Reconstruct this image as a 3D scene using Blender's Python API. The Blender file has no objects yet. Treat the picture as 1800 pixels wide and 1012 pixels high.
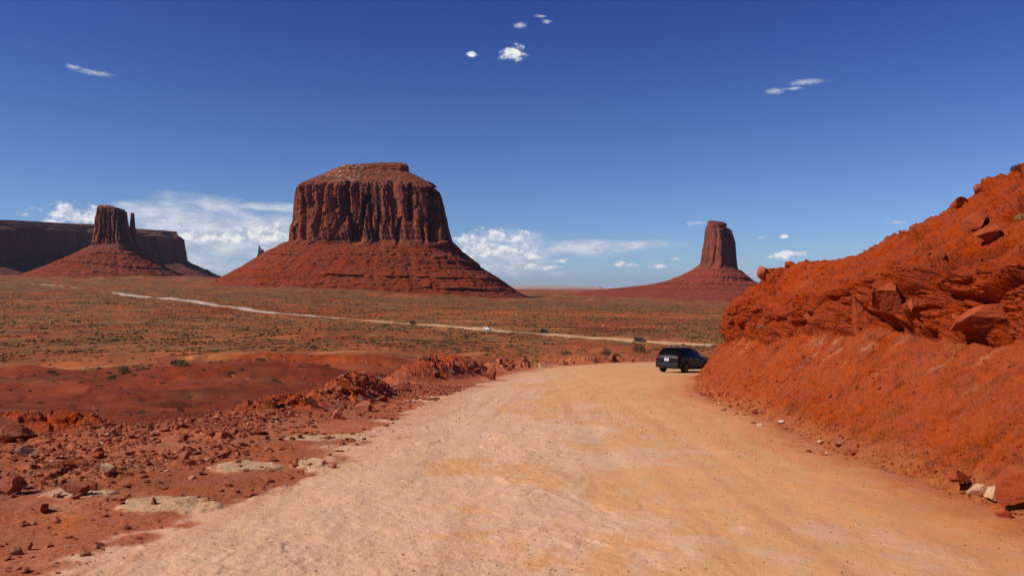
import bpy, bmesh, math, random
import numpy as np
from mathutils import Vector, Matrix

C = bpy.context
scene = C.scene
col = scene.collection
R = math.radians
random.seed(7)
rng = np.random.default_rng(11)

# ------------------------------------------------------------------ camera, sky, sun, exposure
F = 1360.0            # focal length in photo pixels (photo 1800 wide)
CAMZ = 1.7
cam_d = bpy.data.cameras.new('camera')
cam = bpy.data.objects.new('camera', cam_d)
col.objects.link(cam)
cam.location = (0, 0, CAMZ)
cam.rotation_euler = (R(90), 0, 0)
cam_d.sensor_width = 36
cam_d.lens = 36 * F / 1800
cam_d.clip_start = 0.05
cam_d.clip_end = 60000
scene.camera = cam
scene.view_settings.view_transform = 'Standard'
scene.view_settings.look = 'None'
scene.view_settings.exposure = 0.0
scene.view_settings.gamma = 1.0
scene.cycles.max_bounces = 5
scene.cycles.diffuse_bounces = 1
scene.cycles.volume_bounces = 0
scene.cycles.transparent_max_bounces = 6

SUN_EL, SUN_AZ = 41.0, -109.0       # azimuth measured from +Y, clockwise positive
sd = bpy.data.lights.new('sun', 'SUN')
sd.energy = 5.0
sd.angle = R(0.5)
sd.color = (1.0, 0.95, 0.87)
sun = bpy.data.objects.new('sun', sd)
col.objects.link(sun)
_sv = Vector((math.sin(R(SUN_AZ)) * math.cos(R(SUN_EL)), math.cos(R(SUN_AZ)) * math.cos(R(SUN_EL)), math.sin(R(SUN_EL))))
sun.rotation_euler = _sv.to_track_quat('Z', 'Y').to_euler()
sun.location = (-60, 0, 60)

world = bpy.data.worlds.new('World')
scene.world = world
world.use_nodes = True


class NT:
    """small helper around a node tree"""
    def __init__(self, tree):
        self.t = tree
        tree.nodes.clear()

    def n(self, typ, **kw):
        nd = self.t.nodes.new(typ)
        for k, v in kw.items():
            setattr(nd, k, v)
        return nd

    def l(self, a, b):
        self.t.links.new(a, b)

    def setin(self, sock, v):
        if hasattr(v, 'is_output'):
            self.l(v, sock)
        else:
            sock.default_value = v

    def math(self, op, a, b=None, c=None, clamp=False):
        nd = self.n('ShaderNodeMath', operation=op)
        nd.use_clamp = clamp
        self.setin(nd.inputs[0], a)
        if b is not None: self.setin(nd.inputs[1], b)
        if c is not None: self.setin(nd.inputs[2], c)
        return nd.outputs[0]

    def vmath(self, op, a, b=None, out=0):
        nd = self.n('ShaderNodeVectorMath', operation=op)
        self.setin(nd.inputs[0], a)
        if b is not None: self.setin(nd.inputs[1], b)
        return nd.outputs[out]

    def noise(self, vec, scale, detail=4, rough=0.55, dist=0.0, dims='3D'):
        nd = self.n('ShaderNodeTexNoise', noise_dimensions=dims)
        self.setin(nd.inputs['Vector'], vec)
        nd.inputs['Scale'].default_value = scale
        nd.inputs['Detail'].default_value = detail
        nd.inputs['Roughness'].default_value = rough
        nd.inputs['Distortion'].default_value = dist
        return nd.outputs[0]

    def ramp(self, f, lo, hi, a=0.0, b=1.0, smooth=True):
        nd = self.n('ShaderNodeMapRange', interpolation_type='SMOOTHSTEP' if smooth else 'LINEAR')
        self.setin(nd.inputs[0], f)
        nd.inputs[1].default_value = lo
        nd.inputs[2].default_value = hi
        nd.inputs[3].default_value = a
        nd.inputs[4].default_value = b
        return nd.outputs[0]

    def mix(self, f, a, b, blend='MIX'):
        nd = self.n('ShaderNodeMix', data_type='RGBA', blend_type=blend)
        self.setin(nd.inputs[0], f)
        for s, v in ((nd.inputs[6], a), (nd.inputs[7], b)):
            if isinstance(v, (tuple, list)) and len(v) == 3: v = (*v, 1)
            self.setin(s, v)
        return nd.outputs[2]


def build_world():
    t = NT(world.node_tree)
    out = t.n('ShaderNodeOutputWorld')
    bg = t.n('ShaderNodeBackground')
    sky = t.n('ShaderNodeTexSky', sky_type='NISHITA')
    sky.sun_disc = False
    sky.sun_elevation = R(SUN_EL)
    sky.sun_rotation = R(SUN_AZ)
    sky.altitude = 1700
    sky.air_density = 1.0
    sky.dust_density = 0.35
    sky.ozone_density = 3.5
    # deepen the blue a little (a dry desert sky, taken by a contrasty phone camera)
    g = t.n('ShaderNodeGamma'); t.l(sky.outputs[0], g.inputs[0]); g.inputs[1].default_value = 1.0
    tc = t.n('ShaderNodeTexCoord')
    sep = t.n('ShaderNodeSeparateXYZ'); t.l(tc.outputs['Generated'], sep.inputs[0])
    el = t.math('ARCSINE', sep.outputs[2])
    az = t.math('ARCTAN2', sep.outputs[0], sep.outputs[1])
    skyc = t.mix(t.ramp(el, 0.0, 0.42), (0.58, 0.70, 0.93), (0.215, 0.318, 0.78))
    sky2 = t.mix(1.0, g.outputs[0], skyc, 'MULTIPLY')
    cmb = t.n('ShaderNodeCombineXYZ'); t.l(az, cmb.inputs[0]); t.l(el, cmb.inputs[1])
    P = cmb.outputs[0]

    def ae(px, row):
        u, v = (px - 900) / F, (506 - row) / F
        return math.atan(u), math.atan(v / math.sqrt(1 + u * u))

    def field(blobs):
        cur = None
        for (px, row, rx, ry) in blobs:
            a, e = ae(px, row)
            d = t.vmath('SUBTRACT', P, (a, e, 0))
            s = t.vmath('MULTIPLY', d, (F / rx, F / ry, 0))
            L = t.vmath('LENGTH', s, out=1)
            f = t.math('SUBTRACT', 1.0, L)
            cur = f if cur is None else t.math('MAXIMUM', cur, f)
        return cur
    # soft sheet clouds
    sheet = field([(330, 395, 160, 46), (300, 374, 60, 22), (385, 362, 50, 18), (480, 364, 90, 10), (430, 405, 130, 36), (500, 435, 90, 45), (420, 430, 150, 34), (250, 372, 80, 20), (400, 400, 90, 45),
                   (1060, 432, 130, 13), (1000, 440, 90, 17), (900, 445, 110, 42), (880, 474, 125, 20), (800, 455, 60, 30),
                   (330, 465, 130, 26)])
    sp = t.vmath('MULTIPLY', P, (7, 18, 1))
    ns = t.noise(sp, 2.2, 7, 0.6, 0.3)
    sa = t.math('ADD', sheet, t.math('MULTIPLY', t.math('SUBTRACT', ns, 0.5), 2.0))
    salpha = t.math('MULTIPLY', t.ramp(sa, -0.1, 0.8), 0.88)
    scol = t.mix(t.ramp(t.noise(sp, 5.0, 5, 0.6), 0.35, 0.68), (4.3, 4.9, 6.2), (7.0, 7.3, 7.8))
    # crisp cumulus
    cum = field([(130, 380, 66, 22), (118, 372, 26, 16), (385, 416, 90, 17), (470, 413, 80, 24), (500, 425, 60, 22), (440, 410, 60, 14), (345, 418, 40, 12),
                 (835, 430, 64, 28), (872, 414, 62, 17), (920, 418, 40, 13), (812, 450, 60, 20), (900, 440, 60, 16), (860, 445, 50, 9), (930, 452, 40, 6), (915, 468, 46, 8),
                 (990, 458, 22, 5), (960, 470, 34, 6), (1155, 467, 24, 6), (1100, 464, 26, 6), (1188, 456, 12, 4), (1375, 448, 36, 9), (1405, 446, 22, 5),
                 (903, 92, 30, 17), (829, 96, 11, 6), (1325, 482, 26, 12), (1380, 416, 9, 4)])
    cp = t.vmath('MULTIPLY', P, (1, 1.5, 1))
    nc = t.noise(cp, 52, 7, 0.66, 0.25)
    ca = t.math('ADD', cum, t.math('MULTIPLY', t.math('SUBTRACT', nc, 0.5), 2.7))
    calpha = t.math('MULTIPLY', t.ramp(ca, 0.12, 0.78), 0.96)
    cpo = t.vmath('ADD', cp, (-0.006, 0.010, 0))
    nco = t.noise(cpo, 52, 7, 0.66, 0.25)
    lit = t.math('ADD', t.math('MULTIPLY', t.math('SUBTRACT', nc, nco), 3.2), 0.62)
    ccol = t.mix(t.ramp(lit, 0.3, 0.95, smooth=False), (4.3, 4.8, 5.9), (8.8, 8.8, 8.8))
    # thin streaks high up
    wis = field([(165, 128, 34, 7), (126, 117, 14, 5), (1418, 144, 46, 7), (1365, 160, 26, 6), (1395, 156, 20, 4), (915, 45, 18, 6), (962, 38, 14, 5),
                 (1228, 392, 26, 5), (1575, 391, 24, 4), (1335, 418, 16, 4), (950, 28, 14, 4)])
    wp = t.vmath('MULTIPLY', P, (1, 2.2, 1))
    nw = t.noise(wp, 60, 5, 0.65, 0.5)
    wa = t.math('ADD', wis, t.math('MULTIPLY', t.math('SUBTRACT', nw, 0.5), 2.4))
    walpha = t.math('MULTIPLY', t.ramp(wa, 0.1, 1.3), 0.7)
    c = t.mix(salpha, sky2, scol)
    c = t.mix(walpha, c, (6.3, 6.5, 7.0))
    c = t.mix(calpha, c, ccol)
    t.l(c, bg.inputs[0])
    bg.inputs[1].default_value = 0.105
    t.l(bg.outputs[0], out.inputs[0])


build_world()

# ------------------------------------------------------------------ noise
_perm = np.random.default_rng(5).permutation(256).astype(np.int32)
_perm = np.concatenate([_perm, _perm, _perm])
_g3 = np.random.default_rng(6).normal(size=(256, 3)); _g3 /= np.linalg.norm(_g3, axis=1)[:, None]
_g3 = _g3.astype(np.float32)


def perlin(x, y, z):
    x = np.asarray(x, np.float32); y = np.asarray(y, np.float32); z = np.broadcast_to(np.asarray(z, np.float32), x.shape)
    xi = np.floor(x); yi = np.floor(y); zi = np.floor(z)
    xf, yf, zf = x - xi, y - yi, z - zi
    xi = xi.astype(np.int32) & 255; yi = yi.astype(np.int32) & 255; zi = zi.astype(np.int32) & 255
    u = xf * xf * xf * (xf * (xf * 6 - 15) + 10); v = yf * yf * yf * (yf * (yf * 6 - 15) + 10); w = zf * zf * zf * (zf * (zf * 6 - 15) + 10)

    def g(dx, dy, dz):
        h = _perm[_perm[_perm[xi + dx] + yi + dy] + zi + dz]
        gr = _g3[h]
        return gr[..., 0] * (xf - dx) + gr[..., 1] * (yf - dy) + gr[..., 2] * (zf - dz)
    a = g(0, 0, 0) * (1 - u) + g(1, 0, 0) * u
    b = g(0, 1, 0) * (1 - u) + g(1, 1, 0) * u
    c = g(0, 0, 1) * (1 - u) + g(1, 0, 1) * u
    d = g(0, 1, 1) * (1 - u) + g(1, 1, 1) * u
    return ((a * (1 - v) + b * v) * (1 - w) + (c * (1 - v) + d * v) * w) * 1.6


def fbm(x, y, z=0.0, o=4, gain=0.5, lac=2.03):
    s = 0; a = 1.0; t = 0
    for i in range(o):
        s = s + a * perlin(x * lac ** i + 17.3 * i, y * lac ** i - 9.1 * i, np.asarray(z) * lac ** i + 3.7 * i)
        t += a; a *= gain
    return s / t


def ridged(x, y, z=0.0, o=4, gain=0.5):
    s = 0; a = 1.0; t = 0
    for i in range(o):
        s = s + a * (1 - 2 * np.abs(perlin(x * 2.03 ** i + 7.3 * i, y * 2.03 ** i - 5.1 * i, np.asarray(z) * 2.03 ** i + 1.7 * i)))
        t += a; a *= gain
    return s / t


def cells(x, y, z, jit=0.9):
    """worley: returns F1, F2-F1, random value of the cell, offset vector to the cell point"""
    x = np.asarray(x, np.float32); y = np.asarray(y, np.float32); z = np.asarray(z, np.float32)
    xi = np.floor(x).astype(np.int32); yi = np.floor(y).astype(np.int32); zi = np.floor(z).astype(np.int32)
    f1 = np.full(x.shape, 1e9, np.float32); f2 = f1.copy(); rv = np.zeros(x.shape, np.float32)
    ox = np.zeros(x.shape, np.float32); oy = ox.copy(); oz = ox.copy()
    rt = np.random.default_rng(8).random((256, 4)).astype(np.float32)
    for dx in (-1, 0, 1):
        for dy in (-1, 0, 1):
            for dz in (-1, 0, 1):
                cx, cy, cz = xi + dx, yi + dy, zi + dz
                h = _perm[_perm[_perm[cx & 255] + (cy & 255)] + (cz & 255)]
                r = rt[h]
                px = cx + 0.5 + (r[..., 0] - .5) * jit - x; py = cy + 0.5 + (r[..., 1] - .5) * jit - y; pz = cz + 0.5 + (r[..., 2] - .5) * jit - z
                d = np.sqrt(px * px + py * py + pz * pz)
                m = d < f1
                f2 = np.where(m, f1, np.minimum(f2, d))
                rv = np.where(m, r[..., 3], rv); ox = np.where(m, px, ox); oy = np.where(m, py, oy); oz = np.where(m, pz, oz)
                f1 = np.where(m, d, f1)
    return f1, f2 - f1, rv, ox, oy, oz


def ss(a, b, x):
    t = np.clip((x - a) / (b - a), 0, 1)
    return t * t * (3 - 2 * t)


def lerp(a, b, t):
    return a + (b - a) * t


def mixc(c, new, m):
    return c * (1 - m[..., None]) + np.array(new, np.float32) * m[..., None]


# ------------------------------------------------------------------ mesh and object helpers
def make_mesh(name, V, faces, smooth=True, colors=None, mats=(), mat_idx=None, uv=None):
    """faces: int array (n,3) or (n,4), or a list of arrays"""
    fl = faces if isinstance(faces, list) else [faces]
    fl = [np.asarray(f, np.int32) for f in fl if len(f)]
    me = bpy.data.meshes.new(name)
    V = np.asarray(V, np.float32)
    me.vertices.add(len(V)); me.vertices.foreach_set('co', V.ravel())
    loops = np.concatenate([f.ravel() for f in fl])
    tot = np.concatenate([np.full(len(f), f.shape[1], np.int32) for f in fl])
    st = np.concatenate([[0], np.cumsum(tot)[:-1]]).astype(np.int32)
    me.loops.add(len(loops)); me.loops.foreach_set('vertex_index', loops)
    me.polygons.add(len(tot)); me.polygons.foreach_set('loop_start', st); me.polygons.foreach_set('loop_total', tot)
    me.polygons.foreach_set('use_smooth', np.full(len(tot), smooth, bool))
    if mat_idx is not None: me.polygons.foreach_set('material_index', np.asarray(mat_idx, np.int32))
    for m in mats: me.materials.append(m)
    if colors is not None:
        at = me.color_attributes.new('Col', 'FLOAT_COLOR', 'POINT')
        cc = np.ones((len(V), 4), np.float32); cc[:, :colors.shape[1]] = colors
        at.data.foreach_set('color', cc.ravel())
    me.update(calc_edges=True)
    return me


def link(name, me, parent=None, loc=None):
    o = bpy.data.objects.new(name, me)
    col.objects.link(o)
    if parent is not None: o.parent = parent
    if loc is not None: o.location = loc
    return o


def tag(o, label=None, cat=None, group=None, kind=None):
    if label: o['label'] = label
    if cat: o['category'] = cat
    if group: o['group'] = group
    if kind: o['kind'] = kind
    return o


def empty(name, loc=(0, 0, 0), rz=0, label=None, cat=None, group=None):
    o = bpy.data.objects.new(name, None)
    col.objects.link(o)
    o.location = loc; o.rotation_euler = (0, 0, rz)
    o.empty_display_size = 0.3
    return tag(o, label, cat, group)


def grid_faces(nr, nc):
    i = np.arange(nr - 1)[:, None] * nc + np.arange(nc - 1)[None, :]
    return np.stack([i, i + 1, i + nc + 1, i + nc], -1).reshape(-1, 4)


def submesh(V, Fc, colors):
    u, inv = np.unique(Fc.ravel(), return_inverse=True)
    return V[u], inv.reshape(Fc.shape), colors[u]


def srgb(r, g, b):
    f = lambda c: (c / 255 / 12.92) if c / 255 <= 0.04045 else ((c / 255 + 0.055) / 1.055) ** 2.4
    return (f(r), f(g), f(b))


# ------------------------------------------------------------------ materials
def mat_earth(name, s_fine=14.0, s_mid=2.0, var=0.25, bump=0.35, bdist=0.02, rough=0.95, spec=0.1, stretch=(1, 1, 1), speck=0.0, huevar=0.5, broad=0.0, hue=0.5025):
    m = bpy.data.materials.new(name); m.use_nodes = True
    t = NT(m.node_tree)
    out = t.n('ShaderNodeOutputMaterial'); b = t.n('ShaderNodeBsdfPrincipled')
    b.inputs['Roughness'].default_value = rough
    b.inputs['Specular IOR Level'].default_value = spec
    at = t.n('ShaderNodeAttribute', attribute_name='Col')
    geo = t.n('ShaderNodeNewGeometry')
    P = t.vmath('MULTIPLY', geo.outputs['Position'], stretch)
    n1 = t.noise(P, s_fine, 6, 0.65)
    n2 = t.noise(P, s_mid, 5, 0.6, 0.4)
    v = t.math('ADD', t.math('MULTIPLY', t.math('SUBTRACT', n1, 0.5), 2 * var), t.math('MULTIPLY', t.math('SUBTRACT', n2, 0.5), 2 * var))
    v = t.math('ADD', v, 1.0)
    hsv = t.n('ShaderNodeHueSaturation'); t.l(at.outputs[0], hsv.inputs['Color']); t.l(v, hsv.inputs['Value'])
    t.l(t.math('ADD', 1.03, t.math('MULTIPLY', t.math('SUBTRACT', n2, 0.5), huevar)), hsv.inputs['Saturation'])
    hsv.inputs['Hue'].default_value = hue
    c = hsv.outputs[0]
    if broad > 0:
        nb = t.noise(P, 0.035, 6, 0.62, 0.3); nb2 = t.noise(P, 0.16, 5, 0.6)
        vb = t.math('ADD', 1.0, t.math('MULTIPLY', t.math('SUBTRACT', t.math('ADD', nb, nb2), 1.0), 2 * broad))
        c = t.mix(1.0, c, t.n('ShaderNodeCombineColor').outputs[0], 'MIX') if False else c
        h2 = t.n('ShaderNodeHueSaturation'); t.l(c, h2.inputs['Color']); t.l(vb, h2.inputs['Value']); c = h2.outputs[0]
    if speck > 0:
        vo = t.n('ShaderNodeTexVoronoi'); t.l(P, vo.inputs['Vector']); vo.inputs['Scale'].default_value = s_fine * 2.2
        k = t.ramp(vo.outputs['Distance'], 0.12, 0.3, 1, 0)
        k = t.math('MULTIPLY', k, t.ramp(t.noise(P, s_fine * 0.35, 2), 0.5, 0.62))
        c = t.mix(t.math('MULTIPLY', k, speck), c, t.mix(0.62, c, (0.03, 0.012, 0.008)))
    t.l(c, b.inputs['Base Color'])
    bp = t.n('ShaderNodeBump'); bp.inputs['Strength'].default_value = bump; bp.inputs['Distance'].default_value = bdist
    hh = t.math('ADD', n1, t.math('MULTIPLY', n2, 1.5))
    t.l(hh, bp.inputs['Height']); t.l(bp.outputs[0], b.inputs['Normal'])
    t.l(b.outputs[0], out.inputs[0])
    return m


def mat_simple(name, color, rough=0.6, metal=0.0, spec=0.5, coat=0.0, noise=0.0, nscale=30.0, emit=None, trans=0.0):
    m = bpy.data.materials.new(name); m.use_nodes = True
    t = NT(m.node_tree)
    out = t.n('ShaderNodeOutputMaterial'); b = t.n('ShaderNodeBsdfPrincipled')
    b.inputs['Roughness'].default_value = rough; b.inputs['Metallic'].default_value = metal
    b.inputs['Specular IOR Level'].default_value = spec; b.inputs['Coat Weight'].default_value = coat
    if noise > 0:
        tc = t.n('ShaderNodeTexCoord')
        n1 = t.noise(tc.outputs['Object'], nscale, 5, 0.6)
        v = t.math('ADD', 1.0 - noise, t.math('MULTIPLY', n1, 2 * noise))
        t.l(t.mix(1.0, (*color, 1), t.n('ShaderNodeCombineColor').outputs[0], 'MIX'), b.inputs['Base Color'])
        hsv = t.n('ShaderNodeHueSaturation'); hsv.inputs['Color'].default_value = (*color, 1); t.l(v, hsv.inputs['Value'])
        t.l(hsv.outputs[0], b.inputs['Base Color'])
        t.l(t.math('MULTIPLY', v, rough), b.inputs['Roughness'])
    else:
        b.inputs['Base Color'].default_value = (*color, 1)
    t.l(b.outputs[0], out.inputs[0])
    return m


M = {}
M['ground'] = mat_earth('red_earth', 16, 0.9, 0.22, 0.7, 0.03, speck=0.6, huevar=.3, broad=0.75)
M['road'] = mat_earth('road_dirt', 30, 2.4, 0.12, 0.8, 0.014, speck=0.8, huevar=0.25, hue=0.500)
M['bank'] = mat_earth('bank_earth', 17, 2.2, 0.30, 1.0, 0.06, speck=0.8, huevar=0.2, hue=0.5015)
M['cliff'] = mat_earth('cliff_sandstone', 0.16, 0.03, 0.30, 1.0, 6.0, stretch=(1, 1, 0.22), huevar=.3)
M['talus'] = mat_earth('talus_shale', 0.20, 0.03, 0.30, 1.0, 5.0, stretch=(1, 1, 1.8), huevar=.3)


def mat_rock(name, c1, c2, scale=6.0):
    m = bpy.data.materials.new(name); m.use_nodes = True
    t = NT(m.node_tree)
    out = t.n('ShaderNodeOutputMaterial'); b = t.n('ShaderNodeBsdfPrincipled')
    b.inputs['Roughness'].default_value = 0.92; b.inputs['Specular IOR Level'].default_value = 0.12
    oi = t.n('ShaderNodeObjectInfo'); geo = t.n('ShaderNodeNewGeometry')
    n1 = t.noise(geo.outputs['Position'], scale, 6, 0.65, 0.3); n2 = t.noise(geo.outputs['Position'], scale * 7, 5, 0.6)
    f = t.math('ADD', t.ramp(n1, 0.3, 0.7), t.math('MULTIPLY', t.math('SUBTRACT', oi.outputs['Random'], 0.5), 0.9), clamp=True)
    c = t.mix(f, c1, c2)
    hsv = t.n('ShaderNodeHueSaturation'); t.l(c, hsv.inputs['Color']); t.l(t.math('ADD', 0.6, t.math('MULTIPLY', n2, 0.8)), hsv.inputs['Value'])
    # dust of the red earth on the upward faces
    t.l(hsv.outputs[0], b.inputs['Base Color'])
    bp = t.n('ShaderNodeBump'); bp.inputs['Strength'].default_value = 0.6; bp.inputs['Distance'].default_value = 0.02
    t.l(t.math('ADD', n1, n2), bp.inputs['Height']); t.l(bp.outputs[0], b.inputs['Normal'])
    t.l(b.outputs[0], out.inputs[0])
    return m


M['rock_red'] = mat_rock('red_sandstone_rock', (0.25, 0.060, 0.028), (0.38, 0.120, 0.058))
M['rock_orange'] = mat_rock('orange_sandstone_rock', (0.27, 0.046, 0.014), (0.34, 0.064, 0.020))
M['rock_grey'] = mat_rock('purplish_rock', (0.16, 0.058, 0.036), (0.27, 0.115, 0.075))
M['rock_pale'] = mat_rock('pale_limestone_rock', (0.42, 0.20, 0.10), (0.54, 0.35, 0.21))
M['black_paint'] = mat_simple('black_car_paint', (0.012, 0.007, 0.006), 0.42, 0.0, 0.15, 0.04)
M['white_paint'] = mat_simple('white_car_paint', (0.78, 0.79, 0.80), 0.3, 0.0, 0.5, 0.5)
M['blue_paint'] = mat_simple('dark_blue_car_paint', (0.010, 0.010, 0.012), 0.35, 0.0, 0.3, 0.1)
M['glass'] = mat_simple('tinted_glass', (0.004, 0.0035, 0.0035), 0.2, 0.0, 0.08, 0.0)
M['plastic'] = mat_simple('black_plastic', (0.009, 0.007, 0.007), 0.6, 0.0, 0.3, 0, 0.2)
M['rubber'] = mat_simple('tyre_rubber', (0.02, 0.015, 0.013), 0.85, 0.0, 0.2, 0, 0.25)
M['rim'] = mat_simple('dark_alloy', (0.05, 0.045, 0.045), 0.4, 0.8, 0.5)
M['chrome'] = mat_simple('bright_metal', (0.55, 0.55, 0.56), 0.18, 1.0)
M['tail'] = mat_simple('red_tail_lens', (0.28, 0.006, 0.015), 0.12, 0.0, 0.8, 0.5)
M['head'] = mat_simple('clear_lamp_lens', (0.6, 0.62, 0.65), 0.08, 0.2, 0.8, 0.5)
M['plate'] = mat_simple('plate_white', (0.62, 0.66, 0.70), 0.4)
M['plate_ink'] = mat_simple('plate_ink', (0.06, 0.08, 0.16), 0.5)
M['paper'] = mat_simple('white_paper', (0.82, 0.82, 0.82), 0.7)


def mat_leaf(name, c1, c2):
    m = bpy.data.materials.new(name); m.use_nodes = True
    t = NT(m.node_tree)
    out = t.n('ShaderNodeOutputMaterial'); b = t.n('ShaderNodeBsdfPrincipled')
    b.inputs['Roughness'].default_value = 0.8; b.inputs['Specular IOR Level'].default_value = 0.15
    geo = t.n('ShaderNodeNewGeometry')
    n1 = t.noise(geo.outputs['Position'], 0.9, 3, 0.6)
    n2 = t.noise(geo.outputs['Position'], 0.045, 3, 0.6)
    f = t.math('ADD', t.ramp(n1, 0.35, 0.65), t.math('MULTIPLY', t.math('SUBTRACT', n2, 0.5), 1.6), clamp=True)
    t.l(t.mix(f, c1, c2), b.inputs['Base Color'])
    t.l(b.outputs[0], out.inputs[0])
    return m


M['sage'] = mat_leaf('sagebrush_leaf', (0.060, 0.054, 0.024), (0.13, 0.098, 0.042))
M['green'] = mat_leaf('green_brush_leaf', (0.070, 0.085, 0.020), (0.13, 0.135, 0.042))
M['dry'] = mat_leaf('dry_brush_twig', (0.075, 0.034, 0.022), (0.13, 0.062, 0.036))
M['straw'] = mat_leaf('straw_grass', (0.33, 0.19, 0.070), (0.42, 0.27, 0.10))
M['twig'] = mat_simple('woody_stem', (0.10, 0.055, 0.035), 0.9, 0, 0.1, 0, 0.25)

# ------------------------------------------------------------------ terrain height (D = metres below the camera)
_KPX = np.array([-900, 0, 300, 500, 700, 900, 1100, 1300, 1600, 2600], float)
_KY = np.array([3, 12, 20, 35, 60, 100, 150, 200, 300, 450, 700, 1100, 1500, 2200, 3500, 6000, 12000, 40000], float)
_D = np.array([
    #  3    12    20    35    60    100   150   200   300   450   700   1100  1500  2200  3500  6000 12000 40000
    [1.9, 2.9, 4.2, 6.3, 9.2, 13.0, 17.0, 20.0, 20.7, 20.5, 17.0, 3.0, -18, -40, -40, -20, 0, 20],
    [1.9, 2.9, 4.1, 6.2, 9.0, 12.8, 17.0, 20.2, 20.7, 20.3, 15.5, 3.5, -13, -30, -40, -20, 0, 20],
    [1.9, 3.0, 4.1, 6.0, 9.0, 12.8, 16.5, 20.0, 20.5, 20.2, 15.0, 4.5, -11, -28, -35, -10, 5, 20],
    [1.9, 3.2, 4.3, 6.1, 9.0, 12.6, 16.3, 19.8, 20.4, 20.3, 17.0, 6.0, -9, -12, -10, 5, 8, 20],
    [1.9, 3.2, 4.5, 6.5, 9.5, 13.2, 17.5, 19.8, 20.4, 20.4, 20.0, 14.5, 6, 0, 0, 8, 12, 20],
    [1.9, 3.2, 4.5, 6.5, 9.5, 13.2, 17.5, 19.8, 20.3, 20.6, 21.0, 20.0, 19.5, 17.8, 15.4, 15.0, 18, 30],
    [1.9, 3.2, 4.5, 6.5, 9.5, 13.2, 17.5, 19.9, 20.4, 21.5, 23.0, 25.0, 27.5, 32, 32, 26, 22, 30],
    [1.9, 3.2, 4.5, 6.5, 9.5, 13.2, 17.5, 19.9, 20.6, 22.5, 25.0, 30.0, 35.0, 41, 45, 38, 30, 30],
    [1.9, 3.2, 4.5, 6.5, 9.5, 13.2, 17.5, 19.9, 20.6, 22.5, 25.0, 30.0, 35.0, 41, 45, 38, 30, 30],
    [1.9, 3.2, 4.5, 6.5, 9.5, 13.2, 17.5, 19.9, 20.6, 22.5, 25.0, 30.0, 35.0, 41, 45, 38, 30, 30]], float)


def _pchip_rows():
    # smooth resample of the table in log distance
    ly = np.log(_KY); fine = np.linspace(ly[0], ly[-1], 800); out = []
    for r in _D:
        h = np.diff(ly); d = np.diff(r) / h; m = np.zeros(len(r))
        for i in range(1, len(r) - 1):
            if d[i - 1] * d[i] > 0:
                w1, w2 = 2 * h[i] + h[i - 1], h[i] + 2 * h[i - 1]
                m[i] = (w1 + w2) / (w1 / d[i - 1] + w2 / d[i])
        m[0], m[-1] = d[0], d[-1]
        k = np.clip(np.searchsorted(ly, fine, side='right') - 1, 0, len(h) - 1)
        tt = (fine - ly[k]) / h[k]
        out.append((1 + 2 * tt) * (1 - tt) ** 2 * r[k] + tt * (1 - tt) ** 2 * h[k] * m[k] + tt ** 2 * (3 - 2 * tt) * r[k + 1] + tt ** 2 * (tt - 1) * h[k] * m[k + 1])
    return fine, np.array(out)


_LF, _DF = _pchip_rows()


def table_D(px, dist):
    ly = np.clip(np.log(np.maximum(dist, 3.0)), _LF[0], _LF[-1])
    fy = (ly - _LF[0]) / (_LF[1] - _LF[0]); iy = np.clip(fy.astype(int), 0, len(_LF) - 2); ty = fy - iy
    p = np.clip(px, _KPX[0], _KPX[-1] - 1e-3)
    ix = np.clip(np.searchsorted(_KPX, p, side='right') - 1, 0, len(_KPX) - 2)
    tx = (p - _KPX[ix]) / (_KPX[ix + 1] - _KPX[ix]); tx = tx * tx * (3 - 2 * tx) * 0.5 + tx * 0.5
    a = _DF[ix, iy] * (1 - ty) + _DF[ix, iy + 1] * ty
    b = _DF[ix + 1, iy] * (1 - ty) + _DF[ix + 1, iy + 1] * ty
    return a * (1 - tx) + b * tx


def road_D(dist):
    return 1.7 + 0.076 * dist


EDGE = np.array([(-12, -40), (-10, -10), (-9.4, 5), (-8.7, 12.5), (-6.9, 17), (-6.0, 22), (-5.6, 32), (-5.2, 42), (-3.5, 56), (-1, 66), (4, 80), (12, 92), (24, 98), (45, 100), (90, 96)], float)
ROADL = np.array([(-6.5, -40), (-4.8, -10), (-3.7, 3), (-3.5, 6), (-3.4, 8), (-2.7, 10.5), (-2.75, 13), (-2.8, 17), (-2.8, 21), (-2.3, 28), (-1.4, 38), (0.2, 50), (3.2, 66), (7.0, 77), (14, 86), (26, 92), (45, 95), (90, 92)], float)
TOE = np.array([(5.0, -14), (5.0, 2), (5.0, 7.5), (5.2, 11), (5.35, 13.5), (5.9, 17.4), (6.25, 21.2), (6.85, 28.5), (8.75, 36.2), (10.45, 43.5), (13.6, 48.5), (20, 52), (30, 55), (45, 56), (90, 54)], float)


def catmull(P, n=24):
    P = np.vstack([2 * P[0] - P[1], P, 2 * P[-1] - P[-2]]); out = []
    for i in range(1, len(P) - 2):
        t = np.linspace(0, 1, n, endpoint=False)[:, None]
        out.append(0.5 * (2 * P[i] + (P[i + 1] - P[i - 1]) * t + (2 * P[i - 1] - 5 * P[i] + 4 * P[i + 1] - P[i + 2]) * t * t + (3 * P[i] - P[i - 1] - 3 * P[i + 1] + P[i + 2]) * t ** 3))
    out.append(P[-2][None])
    return np.vstack(out)


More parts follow.
